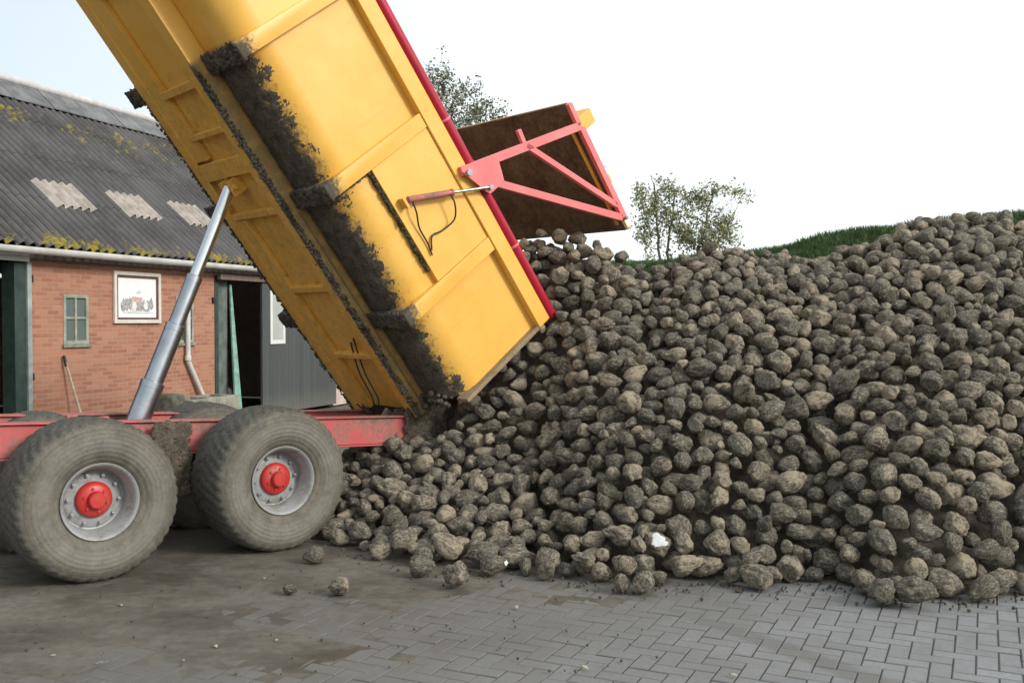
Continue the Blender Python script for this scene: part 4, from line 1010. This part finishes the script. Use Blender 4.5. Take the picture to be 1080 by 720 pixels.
# ------------------------------------------------------------------ grass bank and trees
bank_line = [(-3.0, 40), (2.72, 26), (4.9, 21), (6.3, 17.2), (7.4, 14.7), (9.5, 10.5), (12, 5)]
hts = [3.1, 3.24, 3.27, 3.38, 3.40, 3.3, 3.1]
def bank_pt(t, o):
    k = min(int(t), len(bank_line) - 2); f = t - k; p = Vector(bank_line[k]).lerp(Vector(bank_line[k+1]), f); dd = (Vector(bank_line[k+1]) - Vector(bank_line[k])).normalized(); nn = Vector((dd.y, -dd.x))
    h = hts[k] + (hts[k+1] - hts[k]) * f; x = abs(o); z = h * (1 - (max(0, x - .5) / 4.6)) if x > .5 else h
    q = p + nn * o; z += .16 * noise.noise(Vector((q.x * .5, q.y * .5, 2))) + .06 * noise.noise(Vector((q.x * 1.8, q.y * 1.8, 4)))
    return Vector((q.x, q.y, max(z, -.05)))
nt_, no_ = 150, 30; tv = [(len(bank_line) - 1.001) * i / nt_ for i in range(nt_ + 1)]; ov = [-5.4 + 10.8 * j / no_ for j in range(no_ + 1)]
mb = MB(); mb.add([bank_pt(t, o) for t in tv for o in ov], [(i*(no_+1)+j, i*(no_+1)+j+1, (i+1)*(no_+1)+j+1, (i+1)*(no_+1)+j) for i in range(nt_) for j in range(no_)])
gm = plain('rough_grass_soil', (.05, .075, .022), .95, var=.4, scale=2); tag(mb.build('grass_bank', gm, None, smooth=True, angle=180, fix=False), 'green grass covered earth bank behind the heap', kind='structure')
def blades(cnt_, tr, orr, hmin, hmax, seed):
    rs = np.random.default_rng(seed); v = np.empty((cnt_, 3, 3)); 
    for i in range(cnt_):
        t, o = rs.uniform(*tr), rs.uniform(*orr); p = bank_pt(t, o); an = rs.uniform(0, 6.28); h = rs.uniform(hmin, hmax); wd = rs.uniform(.008, .02); lx, ly = rs.normal(0, .35 * h), rs.normal(0, .35 * h)
        v[i, 0] = (p.x - wd * math.cos(an), p.y - wd * math.sin(an), p.z - .02); v[i, 1] = (p.x + wd * math.cos(an), p.y + wd * math.sin(an), p.z - .02); v[i, 2] = (p.x + lx, p.y + ly, p.z + h)
    return v.reshape(-1, 3), np.arange(cnt_ * 3).reshape(-1, 3)
def grass_mat():
    t = NT('grass_blades'); r = t.island(); v = t.coord(); a = t.noise(v, .6, 4)
    return t.out(t.mix(r, t.mix(t.ramp(a, .35, .65), (.034, .075, .022), (.058, .105, .030)), (.10, .155, .052)), .7, 0, .3)
v1, f1 = blades(90000, (.8, 5.0), (-1.0, 3.4), .04, .13, 3)
tag(np_mesh('bank_grass', v1, f1, grass_mat(), False), 'rough green grass growing on the bank behind the heap', 'grass', kind='stuff')

def leaf_mat(name, a, b):
    t = NT(name); r = t.island(); t.bsdf.inputs['Transmission Weight'].default_value = 0
    return t.out(t.mix(r, a, b), .6, 0, .35)
def bark_mat(name, c): return plain(name, c, .9, var=.35, scale=9, bump=.4)
def make_tree(name, label, base, stems, blobs, ntwig, nleaf, lsize, lmat, bmat, seed, clump, trunk_r):
    """stems rising into the crown, limbs reaching from them to points spread through its lobes, leaves along the outer twigs
    stems: polylines; blobs: (centre, radii, share) lobes of the crown"""
    rs = random.Random(seed); root = tag(empty(name, Matrix.Translation(base)), label, 'tree'); tb = MB(); nodes = []; tips = []
    for st in stems:
        pts = curve(st, 5); m = len(pts)
        for i in range(1, m): pts[i] = pts[i] + Vector((rs.gauss(0, .05), rs.gauss(0, .05), 0))
        rad = [trunk_r * (1 - .8 * i / (m - 1)) + .012 for i in range(m)]; tb.tube(pts, rad, 8)
        nodes += [(pts[i], rad[i]) for i in range(m // 4, m)]
    tot = sum(b[2] for b in blobs)
    for b in blobs:
        for k in range(int(ntwig * b[2] / tot)):
            while True:
                v = Vector((rs.uniform(-1, 1), rs.uniform(-1, 1), rs.uniform(-1, 1)))
                if .25 < v.length < 1: break
            t = Vector(b[0]) + Vector((v.x * b[1][0], v.y * b[1][1], v.z * b[1][2]))
            best = min(nodes, key=lambda q: (q[0] - t).length + (3.0 * max(0, q[0].z - t.z + .35)))
            p = best[0]; L = (t - p).length; mid = p.lerp(t, .5) + Vector((rs.gauss(0, .10), rs.gauss(0, .10), -.06 + rs.gauss(0, .08))) * L
            pts = curve([p, mid, t], 4); r0 = min(best[1] * .6, .012 + .012 * L); m = len(pts)
            tb.tube(pts, [r0 * (1 - .8 * i / (m - 1)) + .004 for i in range(m)], 5, caps=False)
            nodes += [(pts[i], r0 * (1 - .8 * i / (m - 1)) + .004) for i in range(2, m)]
            for i in range(m // 2, m): tips.append(pts[i])
            for q in range(3):       # side twigs
                a = pts[rs.randrange(m // 2, m)]; e = a + Vector((rs.gauss(0, 1), rs.gauss(0, 1), rs.gauss(.2, .8))).normalized() * rs.uniform(.25, .6)
                tb.tube([a, a.lerp(e, .5) + Vector((0, 0, .03)), e], [.010, .008, .004], 4, caps=False); tips += [a.lerp(e, .6), e]
    tb.build('trunk', bmat, root, smooth=True, angle=80, fix=False)
    rs2 = np.random.default_rng(seed); vs = np.empty((nleaf, 4, 3)); dens = [t for t in tips if noise.noise(t * .8 + Vector((seed, 0, 0))) > -.22]
    for i in range(nleaf):
        t = dens[rs2.integers(len(dens))]; c = np.array(t) + rs2.normal(0, clump, 3); u = rs2.normal(0, 1, 3); u /= np.linalg.norm(u); w_ = np.cross(u, rs2.normal(0, 1, 3)); w_ /= np.linalg.norm(w_)
        l_ = lsize * rs2.uniform(.6, 1.35); vs[i] = [c - u * l_, c + w_ * l_ * .6, c + u * l_, c - w_ * l_ * .6]
    cr = np_mesh('crown', vs.reshape(-1, 3), np.arange(nleaf * 4).reshape(-1, 4), lmat, False); cr.parent = root
    return root
lmA = leaf_mat('grey_green_leaves', (.13, .14, .085), (.25, .25, .16)); lmB = leaf_mat('autumn_green_leaves', (.22, .23, .12), (.40, .39, .23))
bk = bark_mat('grey_bark', (.14, .125, .10))
make_tree('broadleaf_tree', 'dense rounded tree rising behind the raised trailer body', Vector((-3.2, 40, 0)),
    [[(0, 0, -.1), (.1, 0, 3), (-.1, .1, 6.5), (.2, 0, 9), (.4, 0, 11.3)], [(0, 0, 4), (.8, .2, 6.5), (1.8, .2, 9.2)], [(0, 0, 4.5), (-.8, -.2, 7), (-1.8, 0, 9.4)]],
    [((.2, 0, 10.2), (2.3, 2.2, 2.0), 1.0), ((1.9, 0, 9.2), (1.9, 1.8, 1.5), .8), ((-1.8, .3, 9.4), (2.0, 1.9, 1.7), .7), ((3.0, 0, 8.3), (.9, 1, .6), .2)], 300, 15000, .062, lmA, bk, 4, .13, .22)
make_tree('sparse_tree', 'thin several stemmed tree with sparse yellowing leaves beyond the grass bank', Vector((7.35, 44, 0)),
    [[(-.3, 0, -.1), (-.6, 0, 2.5), (-.9, .1, 5), (-1.0, 0, 7.9)], [(0, .2, -.1), (-.1, .2, 2.5), (-.4, .1, 4.8), (-.2, 0, 7.4)], [(.3, -.1, -.1), (.5, 0, 2.5), (.9, 0, 5), (1.6, .1, 7.8)], [(.2, .3, -.1), (.7, .4, 2.8), (1.5, .3, 4.6), (2.4, .2, 6.4)]],
    [((0, .1, 6.2), (1.0, 1.0, 1.4), .6), ((-1.1, 0, 7.2), (1.05, 1.2, 1.2), .9), ((.9, 0, 6.4), (1.2, 1.3, 1.5), 1.2), ((1.9, 0, 7.2), (1.0, 1.0, .9), .6), ((1.9, .1, 5.6), (1.0, 1.0, .9), .6), ((-1.5, 0, 5.6), (.6, .8, .9), .25), ((-1.9, 0, 4.6), (.5, .5, .5), .12), ((3.0, 0, 7.5), (.35, .3, .25), .05)], 190, 6200, .07, lmB, bk, 15, .12, .10)
